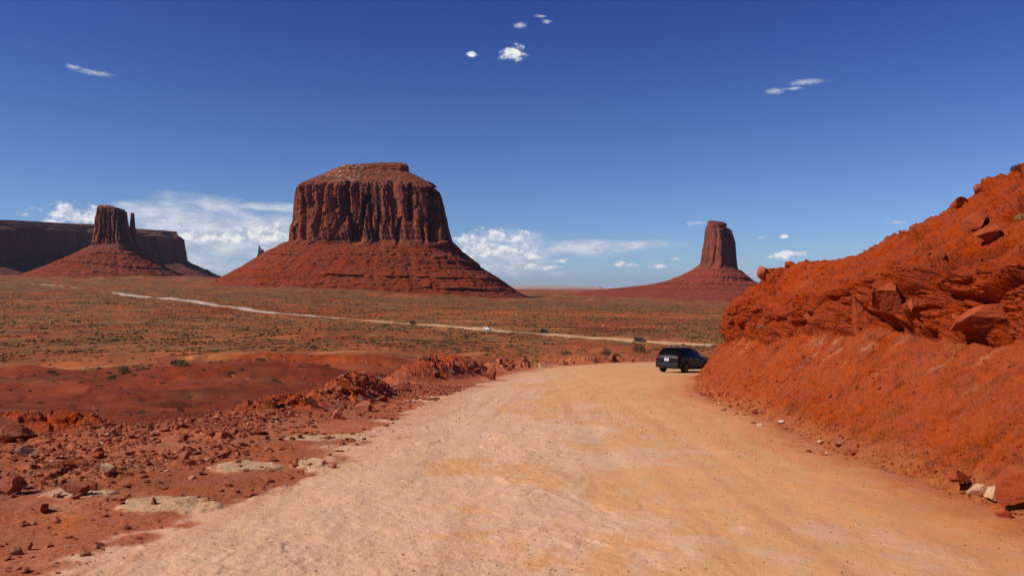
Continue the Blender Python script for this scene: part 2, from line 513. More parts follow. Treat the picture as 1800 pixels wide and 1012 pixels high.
def sdist(x, y, line):
    """signed distance to a polyline: positive on its right-hand side (walking forward)"""
    best = np.full(x.shape, 1e9); sg = np.ones(x.shape)
    for a, b in zip(line[:-1], line[1:]):
        ab = b - a; L = ab @ ab
        t = np.clip(((x - a[0]) * ab[0] + (y - a[1]) * ab[1]) / L, 0, 1)
        dx = x - a[0] - ab[0] * t; dy = y - a[1] - ab[1] * t
        d = np.hypot(dx, dy)
        s = np.sign((x - a[0]) * ab[1] - (y - a[1]) * ab[0])
        m = d < best - 1e-9
        best = np.where(m, d, best); sg = np.where(m, s, sg)
    return best * sg


_LE = catmull(EDGE, 5)
_LR = catmull(ROADL, 5)
_LT = catmull(TOE, 5)


def gauss(x, y, cx, cy, rx, ry, ang=0.0, p=1.0):
    c, s = math.cos(ang), math.sin(ang)
    dx, dy = x - cx, y - cy
    u = (dx * c + dy * s) / rx; v = (-dx * s + dy * c) / ry
    return np.exp(-(u * u + v * v) ** p)


def height(x, y, detail=True):
    """z of the ground at x, y; world: camera foot at z=0"""
    x = np.asarray(x, float); y = np.asarray(y, float)
    r = np.hypot(x, y)
    az = np.arctan2(x, y)
    px = 900 + F * np.tan(np.clip(az, -1.2, 1.2))
    yy = np.maximum(r * np.cos(np.clip(az, -1.2, 1.2)), r * 0.36)
    low = table_D(px, np.maximum(yy, 3))
    near = (r < 140)
    de = np.full(x.shape, -200.0)
    if near.any(): de[near] = sdist(x[near], y[near], _LE)
    rd = road_D(np.maximum(y, -30))
    front = ss(-0.6, 0.0, -np.abs(az) + 1.9)   # behind the viewer everything is the road bench
    w = ss(-9.0, 0.8, de)
    w = np.maximum(w, 1 - front)
    rd = np.where(r > 130, np.minimum(rd, 30), rd)
    D = low * (1 - w) + rd * w
    # behind the camera the land simply stays level
    D = np.where(y < -30, lerp(D, 1.0, ss(-30, -80, y) * 0.6), D)
    if not detail: return CAMZ - D
    z = CAMZ - D
    out = (de < 1.5)
    # broad swells and washes on the plain
    amp = ss(25, 140, r) * (1 + ss(200, 900, r) * 1.3) * (1 - w)
    z = z + amp * (fbm(x / 55, y / 40, 1.3, 4) * 1.15 + ridged(x / 28, y / 34, 4.1, 3) * 0.35)
    z = z + ss(12, 40, r) * (1 - w) * (fbm(x / 9, y / 9, 2.2, 4) * 0.45 + fbm(x / 2.6, y / 2.6, 7.2, 3) * 0.10 * (r < 260))
    z = z + (r < 1500) * fbm(x / 2.2, y / 2.2, 5.2, 3) * 0.05 * (1 - 0.7 * ss(-1, 1, de))
    z = z + ss(900, 1300, y) * (1 - ss(3500, 6000, r)) * (np.maximum(0, fbm(x / 150, y / 120, 17.3, 4)) * 14 + ridged(x / 60, y / 80, 3.1, 3) * 2.0) * (np.abs(az) < 1)
    # mound and hollow on the lower bench
    z = z + gauss(x, y, -42, 118, 26, 10, 0.25) * 3.0 - gauss(x, y, -25, 78, 20, 12, 0.1) * 1.1
    z = z + gauss(x, y, -93, 147, 9, 7) * 2.6 + gauss(x, y, -60, 95, 18, 6, -.2) * 0.9
    z = z - gauss(x, y, -72, 150, 30, 12) * 0.8
    be = (1 - w) * ss(22, 45, r) * (1 - ss(170, 205, r))
    z = z - be * np.maximum(0, ridged(x / 13 + .3 * y / 13, y / 22, 8.8, 3) - .3) * 0.9
    # cut bank beside the lower track
    sc = 203 + 4 * np.sin(x / 17) + 3 * fbm(x / 9, x * 0, 7.7, 3)
    z = z + ss(0, 3.0, y - sc) * (1.9 * ss(-100, -75, x) * (1 - ss(-38, -22, x))) * (1 - ss(20, 70, y - sc))
    # berms along the left edge of the road
    def berm(cx, cy, rx, ry, h, ang, k):
        g = gauss(x, y, cx, cy, rx, ry, ang, 1.6)
        return g * h, g
    b1, g1 = berm(-5.05, 24.6, 0.95, 3.0, 0.62, -0.1, 1)
    b2, g2 = berm(-3.7, 43.0, 1.5, 6.5, 1.0, -0.28, 2)
    b3, g3 = berm(-6.4, 20.6, 1.1, 1.2, 0.30, 0.3, 3)
    b4, g4 = berm(0.2, 60.0, 1.2, 7.0, 0.5, -0.5, 4)
    b5, g5 = berm(9.0, 86.0, 1.1, 9.0, 0.6, -0.95, 5)
    b6, g6 = berm(-10.6, 17.0, 1.6, 1.0, 0.35, 0.3, 6)
    bm = g1 + g2 + g3 + g4 + g5 + g6
    z = z + b1 + b2 + b3 + b4 + b5 + b6
    nm = (r < 130) & (y > -5)
    if nm.any():
        X, Y = x[nm], y[nm]
        f1, e, rv, ox, oy, oz = cells(X * 1.5, Y * 1.5, z[nm] * 1.5)
        blk = (rv - 0.35) * 0.42 * ss(0.0, 0.16, e)
        f1, e, rv, *_ = cells(X * 3.6, Y * 2.4, z[nm] * 4)
        blk = blk * 1.7 + (rv - .5) * .26 * ss(0, .12, e)
        z[nm] += np.clip(bm[nm], 0, 1) * (blk * 0.50 + fbm(X * 1.1, Y * .5, 3.3, 4) * 0.10)
    # rubble shoulder between road and edge
    near2 = (r < 60) & (y > -3)
    if near2.any():
        X, Y = x[near2], y[near2]
        dr = sdist(X, Y, _LR)
        sh = ss(0.5, -1.6, dr + fbm(X * .8, Y * .8, 1.0, 3) * 1.0)
        f1, e, rv, *_ = cells(X * 3.2, Y * 3.2, X * 0 + .5)
        lump = np.maximum(0, rv - 0.45) * ss(0.0, 0.22, e) * 0.12
        f1, e, rv, *_ = cells(X * 9, Y * 9, X * 0 + .5)
        lump += np.maximum(0, rv - 0.4) * ss(0.0, 0.25, e) * 0.04
        patch = ss(-0.15, 0.35, fbm(X * .45, Y * .45, 8.0, 3) + 0.15)
        zz = sh * (lump * patch * ss(-0.8, -3.0, dr) + fbm(X * 1.1, Y * 1.1, 6.0, 4) * 0.09 + fbm(X * 12, Y * 12, 6.0, 3) * 0.012)
        # road: low slabs of rock with broken edges, sandy hollows, wheel polish
        k = ss(2.5, -1.5, X - 0.4 - 0.02 * Y) * ss(46, 30, Y)
        s1 = fbm(X * 0.55, Y * 0.30, 2.5, 5, 0.55)
        slab = ss(-0.03, 0.05, s1 + .15 * fbm(X * 2, Y * 2, 1, 3)) * 0.012 + ss(0.10, 0.17, s1 + 0.3 * fbm(X * 3, Y * 3, 1, 3)) * 0.008
        rz = (1 - sh) * (slab * (0.35 + 0.65 * k) - 0.018 * (np.exp(-((x[near2] - 1.3 - .02 * Y) / .22) ** 2) + np.exp(-((x[near2] - 2.95 - .02 * Y) / .22) ** 2)) * ss(-.3, .3, fbm(X * .5, Y * .12, 2.0, 3)) + fbm(X * .35, Y * .2, 9.0, 3) * 0.035 + 0.006 * np.sin(Y * 9 + 2.5 * fbm(X * .6, Y * .4, 2, 2)) * ss(.05, .3, fbm(X * .4, Y * .15, 14.0, 2)) * ss(24, 14, Y) + fbm(X * 2.2, Y * 2.0, 4.0, 5, .6) * 0.020 * (0.30 + k)
                         + fbm(X * 11, Y * 11, 4.4, 4, .65) * 0.0065 * (.5 + k))
        # the scratched, cracked slab in the left foreground
        cr = ridged(X * 0.9 + Y * .25, Y * 1.1 - X * .3, 5.5, 3)
        rz -= (1 - sh) * k * ss(0.78, 0.95, cr) * ss(-0.1, .2, s1) * 0.026
        isl = np.maximum.reduce([gauss(X, Y, -3.78, 10.9, 0.55, 0.42, 0.2, 1.5), gauss(X, Y, -2.95, 11.2, 0.25, 0.45, 0.2, 1.5), gauss(X, Y, -3.6, 8.3, 0.62, 0.42, .1, 1.5), gauss(X, Y, -5.0, 8.9, .45, .25, .1, 1.5)])
        i_n = isl + .5 * fbm(X * .8, Y * .5, 1.0, 4) + .5 * fbm(X * 2.6, Y * 2.2, 2.0, 4)
        zz += ss(0.34, 0.60, i_n) * (0.032 + 0.025 * fbm(X * 4, Y * 3, 5.0, 4)) * (isl > .03)
        z[near2] += zz + rz
    return z


def px_to_xy(px, dist):
    return (px - 900) / F * dist, dist


def solve_far(px, row, lo=180.0):
    """distance at which the open plain is seen at this row"""
    d = np.exp(np.linspace(math.log(lo), math.log(6000), 600))
    x = (px - 900) / F * d
    z = height(x, d, False)
    rr = 506 + F * (CAMZ - z) / d
    k = np.argmax(rr <= row)
    return d[k] if (rr <= row).any() else d[np.argmin(rr)]


FARROAD_PX = [(1500, 622), (1380, 616), (1265, 608), (1190, 605), (1123, 601), (1040, 596), (960, 589), (857, 580.5), (760, 573), (680, 567), (620, 562),
              (575, 558), (480, 551), (430, 544), (380, 537), (330, 530), (300, 527.0), (220, 518.5), (180, 513), (110, 506), (35, 499.5), (-60, 497)]
FARROAD = []
for p_, r_ in FARROAD_PX:
    d_ = solve_far(p_, r_)
    FARROAD.append(px_to_xy(p_, d_))
FARROAD = np.array(FARROAD)
TRACK_PX = [(-80, 656), (0, 653), (70, 650), (150, 648), (230, 644), (300, 639), (400, 635.5), (480, 633.5), (560, 631.5), (640, 630), (720, 628), (790, 626), (840, 622)]
TRACK = np.array([px_to_xy(p_, solve_far(p_, r_, 150)) for p_, r_ in TRACK_PX])


def build_ground():
    # polar grid round the viewer, fine in front and coarse behind
    rr = [1.2]
    while rr[-1] < 45000:
        y = rr[-1]
        if y < 90: st = max(0.012, y * y / 4300) if y > 2.5 else 0.08
        else: st = 0.0125 * y
        if 90 <= y < 420: st = 0.0065 * y
        rr.append(y + min(st, 0.9 if y < 90 else 1e9))
    rr = np.array([0.02, 0.6] + rr)
    half = R(37.5)
    tf = np.linspace(-half, half, 1010)
    tr = np.concatenate([np.linspace(half, 2 * math.pi - half, 150)[1:-1]])
    th = np.concatenate([tf, tr, [2 * math.pi - half]])
    RR, TH = np.meshgrid(rr, th, indexing='ij')
    X = RR * np.sin(TH); Y = RR * np.cos(TH)
    Z = height(X.ravel(), Y.ravel()).reshape(X.shape)
    n, m = X.shape
    Z[:, -1] = Z[:, 0]
    V = np.stack([X, Y, Z], -1).reshape(-1, 3)
    x, y, z = V[:, 0], V[:, 1], V[:, 2]
    r = np.hypot(x, y)
    D = CAMZ - z
    # ---- colours of the earth itself
    red = np.array((0.25, 0.052, 0.021), np.float32)
    c = np.tile(red, (len(V), 1)).astype(np.float32)
    b1 = fbm(x / 40, y / 55, 3.0, 5); b2 = fbm(x / 7, y / 9, 8.0, 4)
    c = mixc(c, (0.35, 0.085, 0.032), ss(-0.15, 0.35, b1 + 0.4 * b2))
    c = mixc(c, (0.17, 0.035, 0.016), ss(0.05, 0.4, -b1 + 0.35 * b2) * 0.7)
    far = ss(170, 260, r)
    # shrubby flats: dry grass and fallen litter colour the soil
    g1 = fbm(x / 110, y / 70, 12.0, 5); g2 = fbm(x / 18, y / 18, 22.0, 4)
    grass = far * ss(-0.25, 0.2, g1 + 0.5 * g2 + 0.12)
    c = mixc(c, (0.25, 0.100, 0.036), grass * 0.6)
    c = mixc(c, (0.125, 0.072, 0.028), grass * ss(-.1, .35, g2 + .5 * fbm(x / 5, y / 7, 3.0, 3)) * 0.75)
    veryfar = ss(560, 1000, y) * (1 - ss(1300, 2200, y))
    c = mixc(c, (0.16, 0.072, 0.034), veryfar * ss(-0.3, 0.25, g1 + 0.6 * g2 + 0.1) * 0.8)
    px = 900 + F * np.tan(np.clip(np.arctan2(x, y), -1.2, 1.2))
    # bright bare badland strips across the plain
    strip = np.exp(-(((y - 640 - 0.05 * (px - 1000)) / 55) ** 2)) * ss(640, 800, px) * (1 - ss(1230, 1330, px)) * ss(-0.25, 0.15, b2 + g2)
    c = mixc(c, (0.36, 0.085, 0.026), strip * 0.95 * (y > 0))
    strip2 = np.exp(-(((y - 620) / 75) ** 2)) * ss(250, 380, px) * (1 - ss(560, 760, px)) * ss(-0.3, 0.2, b2 + .1)
    c = mixc(c, (0.27, 0.05, 0.02), strip2 * 0.9 * (y > 0))
    bare = np.exp(-(((y - 235) / 26) ** 2)) * ss(-.4, .2, b2) * (y > 0)
    c = mixc(c, (0.30, 0.09, 0.034), bare * 0.7)
    far2 = ss(1900, 3200, r)
    c = mixc(c, (0.27, 0.075, 0.035), far2 * 0.6)
    # lower bench: smooth deep red
    bench = ss(16, 34, r) * (1 - ss(165, 205, r))
    c = mixc(c, (0.165, 0.028, 0.013), bench * 0.85)
    c = mixc(c, (0.24, 0.045, 0.018), bench * ss(0.0, 0.5, b2 + .3 * g2) * 0.7)
    c = mixc(c, (0.17, 0.072, 0.03), bench * ss(0.05, 0.45, fbm(x / 14, y / 10, 33.0, 4)) * 0.55)
    sc = 203 + 4 * np.sin(x / 17)
    c = mixc(c, (0.22, 0.035, 0.014), np.exp(-(((y - sc - 3) / 4.5) ** 2)) * ss(-105, -80, x) * (1 - ss(-38, -22, x)) * 0.9)
    # near shoulder
    nr = r < 130
    dr = np.full(x.shape, -99.0); de = dr.copy(); dt = dr.copy()
    dr[nr] = sdist(x[nr], y[nr], _LR); de[nr] = sdist(x[nr], y[nr], _LE); dt[nr] = sdist(x[nr], y[nr], _LT)
    n1 = fbm(x * .8, y * .5, 1.0, 4); n2 = fbm(x * 2.6, y * 2.2, 2.0, 4); n3 = fbm(x * .22, y * .16, 6.0, 4)
    n4 = fbm(x * 7, y * 7, 4.0, 3)
    shoulder = ss(-3, 1.0, de)
    c = mixc(c, (0.42, 0.122, 0.058), shoulder * 0.92)
    c = mixc(c, (0.31, 0.075, 0.036), shoulder * ss(0.0, 0.4, n3 + .3 * n2) * 0.8)
    c = mixc(c, (0.46, 0.185, 0.088), shoulder * ss(0.05, 0.4, n1 - .2 * n2) * 0.6 * ss(40, 15, r))
    bm = gauss(x, y, -5.05, 24.6, 1.2, 3.4, -0.1, 1.5) + gauss(x, y, -3.7, 43, 1.8, 7.2, -0.28, 1.5) + gauss(x, y, -6.4, 20.6, 1.4, 1.5, .3, 1.5) + gauss(x, y, -10.6, 17.0, 2.0, 1.3, .3, 1.5)
    c = mixc(c, (0.29, 0.043, 0.018), np.clip(bm, 0, 1) * 0.92)
    # pale slabs showing through the shoulder
    isl = np.maximum.reduce([gauss(x, y, -3.78, 10.9, 0.55, 0.42, 0.2, 1.5), gauss(x, y, -2.95, 11.2, 0.25, 0.45, 0.2, 1.5), gauss(x, y, -3.6, 8.3, 0.62, 0.42, .1, 1.5),
                             gauss(x, y, -3.4, 14.6, .9, .55, .2, 1.5), gauss(x, y, -5.0, 8.9, .45, .25, .1, 1.5), gauss(x, y, -2.6, 25.5, .7, 1.6, 0, 1.5)])
    c = mixc(c, (0.60, 0.345, 0.19), ss(0.34, 0.62, isl + 0.5 * n1 + .5 * n2 + .3 * n4) * ss(-0.6, 0.1, n4 + 0.3))
    # the road: pale rock and orange sand
    wob = dr + n1 * 1.1 + n2 * 0.5
    rm = ss(-0.10, 0.22, wob) * ss(0.35, -0.35, dt + n2 * .3)
    tan = np.array((0.66, 0.335, 0.155), np.float32)
    rc = np.tile(tan, (len(V), 1)).astype(np.float32)
    pale = ss(-0.04, 0.09, n3 * 0.7 + n1 * 0.55 + n2 * .25 + n4 * .12 + 0.13 - 0.085 * (x - 0.3)) * ss(60, 34, r)
    rc = mixc(rc, (0.66, 0.392, 0.248), pale * 0.85)
    rc = mixc(rc, (0.68, 0.46, 0.28), ss(0.0, 0.3, n1 + n2 * .4) * ss(-0.4, -3.0, x + 0.6 + .05 * y) * 0.7)
    rc = mixc(rc, (0.58, 0.262, 0.118), ss(0.04, 0.44, -n3 * .35 - n1 * .2 - n2 * .25 - n4 * .1 + 0.07 * (x - 2.4)) * 0.5)
    rc = mixc(rc, (0.55, 0.205, 0.085), ss(-2.6, -0.2, dt + n1 * .6) * 0.72)
    rc = mixc(rc, (0.43, 0.115, 0.046), ss(-0.8, -0.05, dt + n2 * .5) * 0.7)
    rc = mixc(rc, (0.44, 0.15, 0.07), ss(1.5, 0.1, wob) * ss(0, 30, y) * 0.5)
    # tracks: long compacted streaks
    st = fbm(dt * 3.0, y * 0.12, 5.0, 4)
    rc = mixc(rc, (0.60, 0.35, 0.185), ss(0.05, 0.4, st) * 0.4)
    rc = mixc(rc, (0.47, 0.225, 0.11), ss(0.1, 0.4, -st) * 0.35)
    c = c * (1 - rm[:, None]) + rc * rm[:, None]
    # distant road and track, pale packed dust
    fr = np.full(x.shape, 99.0); tk = fr.copy()
    far_m = (r > 150) & (r < 4000) & (y > 0)
    lf = catmull(FARROAD, 6)
    fr[far_m] = np.abs(sdist(x[far_m], y[far_m], lf))
    tk[far_m] = np.abs(sdist(x[far_m], y[far_m], catmull(TRACK, 4)))
    wid = 5.2 + 3.0 * ss(500, 1000, r) + 1.5 * fbm(x / 9, y / 9, 4, 2)
    frm = 1 - ss(wid - 1.5, wid + 1.5, fr)
    cut = 1 - 0.85 * np.exp(-(((px - 626) / 34) ** 2)) - 0.6 * np.exp(-(((px - 160) / 22) ** 2)) - 0.55 * ss(215, 195, px) * (px < 900) - 0.5 * ss(215, 195, px) * ss(0, .2, fbm(px / 14, y * 0, 3.0, 2))
    cut = np.clip(cut, 0, 1)
    tanfar = np.where((px < 590)[:, None], np.array((0.50, 0.36, 0.27)), np.array((0.50, 0.27, 0.14)))
    c = c * (1 - (frm * cut)[:, None]) + tanfar * (frm * cut)[:, None]
    twid = 2.2 + 1.2 * fbm(x / 6, y / 6, 2, 2)
    tkm = 1 - ss(twid - 1, twid + 1.5, tk)
    c = mixc(c, (0.37, 0.13, 0.05), tkm * 0.85)
    c = c * (1 + 0.10 * fbm(x * 1.7 / (1 + r / 60), y * 1.7 / (1 + r / 60), 3.3, 3))[:, None]
    c = np.clip(c, 0.004, 0.8).astype(np.float32)
    Fc = grid_faces(n, m)
    road_v = (rm > 0.5); far_v = (frm > 0.5) & (r > 150); tk_v = (tkm > 0.5)
    rf = road_v[Fc].sum(1) >= 3
    ff = (far_v[Fc].sum(1) >= 2) & ~rf
    tf_ = (tk_v[Fc].sum(1) >= 2) & ~rf & ~ff
    for name, msk, mat in (('ground', ~(rf | ff | tf_), M['ground']), ('road', rf, M['road']), ('distant_road', ff, M['ground']), ('dirt_track', tf_, M['ground'])):
        v2, f2, c2 = submesh(V, Fc[msk][:, ::-1], c)
        o = link(name, make_mesh(name, v2, f2, name == 'road', c2, [mat]))
        o['kind'] = 'structure'
    return


build_ground()

# ------------------------------------------------------------------ the cut hillside on the right
# crest line: x, y, height above the road bench
CREST = np.array([(12.0, -14, 7.4), (12.4, 2, 7.2), (12.7, 8, 7.0), (12.9, 12, 6.9), (13.05, 15, 6.75), (13.25, 19.6, 6.35), (13.45, 23, 6.05), (13.2, 29.4, 5.30), (11.35, 33.4, 5.20),
                  (12.6, 37.6, 4.9), (16, 41, 5.0), (21, 44, 5.2), (30, 47, 5.3), (45, 48, 5.3), (90, 46, 5.3)], float)


def build_bank():
    toe = catmull(TOE, 40); cre = catmull(CREST, 40)
    # resample by the angle a step takes from the viewer
    seg = np.linalg.norm(np.diff(toe, axis=0), axis=1)
    mid = (toe[1:] + toe[:-1]) / 2
    dist = np.maximum(np.hypot(mid[:, 0], mid[:, 1]), 6)
    w = seg / dist * np.where((mid[:, 1] > 4) & (mid[:, 1] < 49), 1.0, 0.12)
    cum = np.concatenate([[0], np.cumsum(w)])
    NS = 1250
    q = np.linspace(0, cum[-1], NS)
    par = np.interp(q, cum, np.arange(len(cum)))
    k = np.clip(par.astype(int), 0, len(toe) - 2); t = (par - k)[:, None]
    T = toe[k] * (1 - t) + toe[k + 1] * t
    Cr = cre[k] * (1 - t) + cre[k + 1] * t
    # cross-section: (fraction, kind)
    NV = 620
    vknots = np.array([0, .04, .40, .43, .60, .88, 1.0])
    v = np.linspace(0, 1, NV)
    S = T[:, 1]   # y along the toe
    dx = Cr[:, :2] - T; L = np.linalg.norm(dx, axis=1); dirv = dx / L[:, None]
    wall = 1.25 + 0.55 * ss(32, 42, S)
    hl = 1.95 + 0.10 * np.sin(S * 0.9) + 0.12 * np.sin(S * .37 + 1)
    nl = 2.3 + 0.12 * np.sin(S * .7)
    # knots of n and h for each station
    N = np.stack([np.full(NS, -0.7), np.zeros(NS), nl, nl + 0.10, nl + 0.62, L, L + 5.0], 1)
    H = np.stack([np.full(NS, -0.35), np.zeros(NS) + 0.02, hl, hl + 0.12, hl + wall, Cr[:, 2], Cr[:, 2] + 0.1], 1)
    H[:, 6] = Cr[:, 2] - 2.2
    n_ = np.empty((NS, NV)); h_ = np.empty((NS, NV))
    for i in range(NS):
        n_[i] = np.interp(v, vknots, N[i]); h_[i] = np.interp(v, vknots, H[i])
    # soften the knees
    ker = np.hanning(27); ker /= ker.sum()
    for a in (n_, h_):
        p = np.pad(a, ((0, 0), (13, 13)), 'edge')
        a[:] = np.apply_along_axis(lambda q_: np.convolve(q_, ker, 'valid'), 1, p)
    # upper slope slightly hollow
    X = T[:, 0:1] + dirv[:, 0:1] * n_; Y = T[:, 1:2] + dirv[:, 1:2] * n_
    base = CAMZ - road_D(np.maximum(Y, -30))
    up = ss(0.60, 0.88, v)[None, :]
    Z = base + h_ - 0.0 * up
    P = np.stack([X, Y, Z], -1)

    def normals(P):
        du = np.gradient(P, axis=0); dv = np.gradient(P, axis=1)
        nn = np.cross(du, dv); nn /= np.maximum(np.linalg.norm(nn, axis=-1, keepdims=True), 1e-9)
        return nn
    Nn = normals(P)
    if Nn[NS // 3, NV // 5, 2] < 0: Nn = -Nn
    x, y, z = P[..., 0], P[..., 1], P[..., 2]
    s = np.broadcast_to(np.cumsum(np.concatenate([[0], np.linalg.norm(np.diff(T, axis=0), axis=1)]))[:, None], x.shape)
    hh = h_
    V2 = np.broadcast_to(v[None, :], x.shape)
    low = ss(0.03, 0.08, V2) * (1 - ss(0.37, 0.43, V2))
    rocky = ss(0.385, 0.42, V2) * (1 - ss(0.56, 0.68, V2))
    upz = ss(0.55, 0.66, V2)
    pat = fbm(x * .45, y * .45, z * .6 + 3, 4)
    upr = upz * ss(0.0, 0.30, pat + 0.06)
    rock = np.clip(rocky + upr * 0.75, 0, 1)
    edge = 1 - ss(0.93, 1.0, V2)
    d = np.zeros_like(x)
    # large lumps
    d += (rocky * 0.9 + upz * 0.45) * fbm(x * .5, y * .5, z * .8, 3) * 0.5
    d += low * (fbm(x * .5, y * .5, z * .5 + 9, 3) * 0.16)
    # blocks: joint-bound masses with rounded faces and narrow dark gaps
    zs = z + 0.076 * y                       # beds lie parallel to the road bench
    for sc_, am, zz in ((0.55, 0.62, 1.4), (1.5, 0.24, 1.7), (4.4, 0.08, 1.9)):
        wx = x + 0.35 / sc_ * 0.5 * fbm(x * sc_, y * sc_, zs * sc_ + 5, 3); wy = y + 0.35 / sc_ * .5 * fbm(x * sc_ + 9, y * sc_, zs * sc_, 3)
        wz = zs + 0.25 / sc_ * .5 * fbm(x * sc_, y * sc_ + 20, zs * sc_, 3)
        f1, e, rv, ox, oy, oz = cells(wx * sc_, wy * sc_, wz * sc_ * zz)
        gap = 1 - ss(0.0, 0.09, e)
        b = (rv - 0.40) * ss(0.0, 0.22, e) * am - gap * am * 0.55 + (oz * 0.75 - oy * .25) * am * 0.45
        mask = rock if sc_ < 1 else rock * ss(-0.25, 0.15, fbm(x * .8 + sc_, y * .8, zs, 3) + (0.02 if sc_ < 3 else 0.0))
        d += mask * b
    f1, e, rv, *_ = cells(x * 9 + .3 * fbm(x * 5, y * 5, z * 5, 2), y * 9, zs * 15)
    d += np.clip(rock + upz * .35, 0, 1) * ((rv - .5) * .045 - (1 - ss(0, .10, e)) * .03) * ss(-.3, .1, fbm(x * 1.3, y * 1.3, zs * 2, 3))
    sw = (zs * 3.1 + 0.9 * fbm(x * .6, y * .6, 31.0, 3)) % 1.0
    d += upz * (sw ** 2) * 0.13 * ss(0.0, .25, fbm(x * .5 + 7, y * .5, 9.0, 3)) - rocky * ss(.9, 1.0, sw) * .05
    # loose stones standing out of the upper slope
    f1, e, rv, *_ = cells(x * 4.2, y * 4.2, z * 5.5)
    d += (upz + rocky * .3) * ss(0.65, 0.95, rv) * ss(0.0, 0.3, e) * 0.09 * ss(-.2, .3, fbm(x * .7, y * .7, z, 3))
    f1, e, rv, *_ = cells(x * 11, y * 11, z * 13)
    d += (upz * .8 + low * .35 + rocky * .5) * ss(0.5, 0.9, rv) * ss(0.0, 0.3, e) * 0.035
    # lower cut: scraped diagonally by the blade, crumbly
    sk = s + (h_ * 1.05)
    streak = fbm(sk * 2.2, h_ * 0.35 - s * 0.25, 3.0, 5, 0.6)
    streak2 = fbm(sk * 7.5, h_ * 0.8 - s * 0.6, 7.0, 4, 0.6)
    d += low * (streak * 0.15 + streak2 * 0.055 + fbm(x * 4.5, y * 4.5, z * 4.5, 5, .65) * 0.09 - ridged(sk * 1.6, h_ * .3 - s * .3, 22, 4) * 0.05)
    gro = ridged(sk * 0.85, h_ * .25 - s * .2, 12, 3)
    d -= low * ss(0.62, 0.95, gro) * 0.22
    f1, e, rv, *_ = cells(x * 3.1, y * 3.1, z * 4.2)
    d += low * ss(.62, .95, rv) * ss(0, .25, e) * .07 * ss(-.1, .25, fbm(x * .6, y * .6, z + 3, 3))
    d += (1 - low) * fbm(x * 9, y * 9, z * 9, 3, .6) * 0.03
    d *= edge * ss(0.0, 0.05, V2)
    # undercut below the ledge
    uc = np.exp(-((V2 - 0.415) / 0.014) ** 2) * ss(-0.15, 0.25, fbm(s * .5, s * 0, 4, 3) + .08)
    d -= uc * 0.30
    P = P + Nn * d[..., None]
    # small slump wedge at the foot
    V = P.reshape(-1, 3)
    x, y, z = [q_.ravel() for q_ in (P[..., 0], P[..., 1], P[..., 2])]
    c = np.tile(np.array((0.325, 0.052, 0.018), np.float32), (len(V), 1))
    lowf = low.ravel(); rockf = rock.ravel(); upf = upz.ravel()
    n1 = fbm(x * 1.2, y * 1.2, z * 1.2, 4); n2 = fbm(x * 5, y * 5, z * 5, 4)
    c = mixc(c, (0.27, 0.040, 0.015), ss(-0.1, 0.4, n1) * 0.7)
    c = mixc(c, (0.29, 0.043, 0.015), rockf * 0.6)
    c = mixc(c, (0.37, 0.078, 0.028), ss(0.05, .4, fbm(x * .6, y * .6, z * .8 + 4, 4)) * upf * 0.6)
    c = mixc(c, (0.36, 0.073, 0.028), lowf * 0.8)
    c = mixc(c, (0.28, 0.050, 0.019), lowf * ss(0.0, 0.4, streak.ravel()) * 0.6)
    c = mixc(c, (0.47, 0.235, 0.12), lowf * ss(0.12, 0.36, fbm((sk * 2.4).ravel(), (h_ * .8 - s * .4).ravel(), 21.0, 5, .6)) * ss(0.9, 1.7, h_.ravel()) * 0.6)
    c = mixc(c, (0.46, 0.17, 0.07), ss(0.45, 0.0, h_.ravel() + n1 * .2) * 0.6)
    c = mixc(c, (0.20, 0.036, 0.014), ss(0.12, 0.45, n2 + .3 * n1) * 0.6)
    Fc = grid_faces(NS, NV)
    a, b, c_ = V[Fc[:, 0]], V[Fc[:, 1]], V[Fc[:, 2]]
    me = make_mesh('hillside', V, Fc, False, c.astype(np.float32), [M['bank']])
    # make sure faces look outward
    if me.polygons[len(Fc) // 3].normal.z < 0: me.flip_normals()
    o = link('hillside', me)
    o['kind'] = 'structure'
    return o


bank = build_bank()
C.view_layer.update()
ground_objs = [bpy.data.objects[n_] for n_ in ('ground', 'road', 'distant_road', 'dirt_track')]


def ray(o, d, targets=None):
    best = None
    for ob in (targets or ground_objs + [bank]):
        ok, loc, nor, idx = ob.ray_cast(o, d)
        if ok and (best is None or (loc - o).length < (best[0] - o).length): best = (loc.copy(), nor.copy())
    return best


def hit(px, row):
    return ray(Vector((0, 0, CAMZ)), Vector(((px - 900) / F, 1, (506 - row) / F)).normalized())


def down(x, y, top=60):
    return ray(Vector((x, y, top)), Vector((0, 0, -1)))


# ------------------------------------------------------------------ buttes
def rowz(row, dist):
    return CAMZ + (506 - row) / F * dist


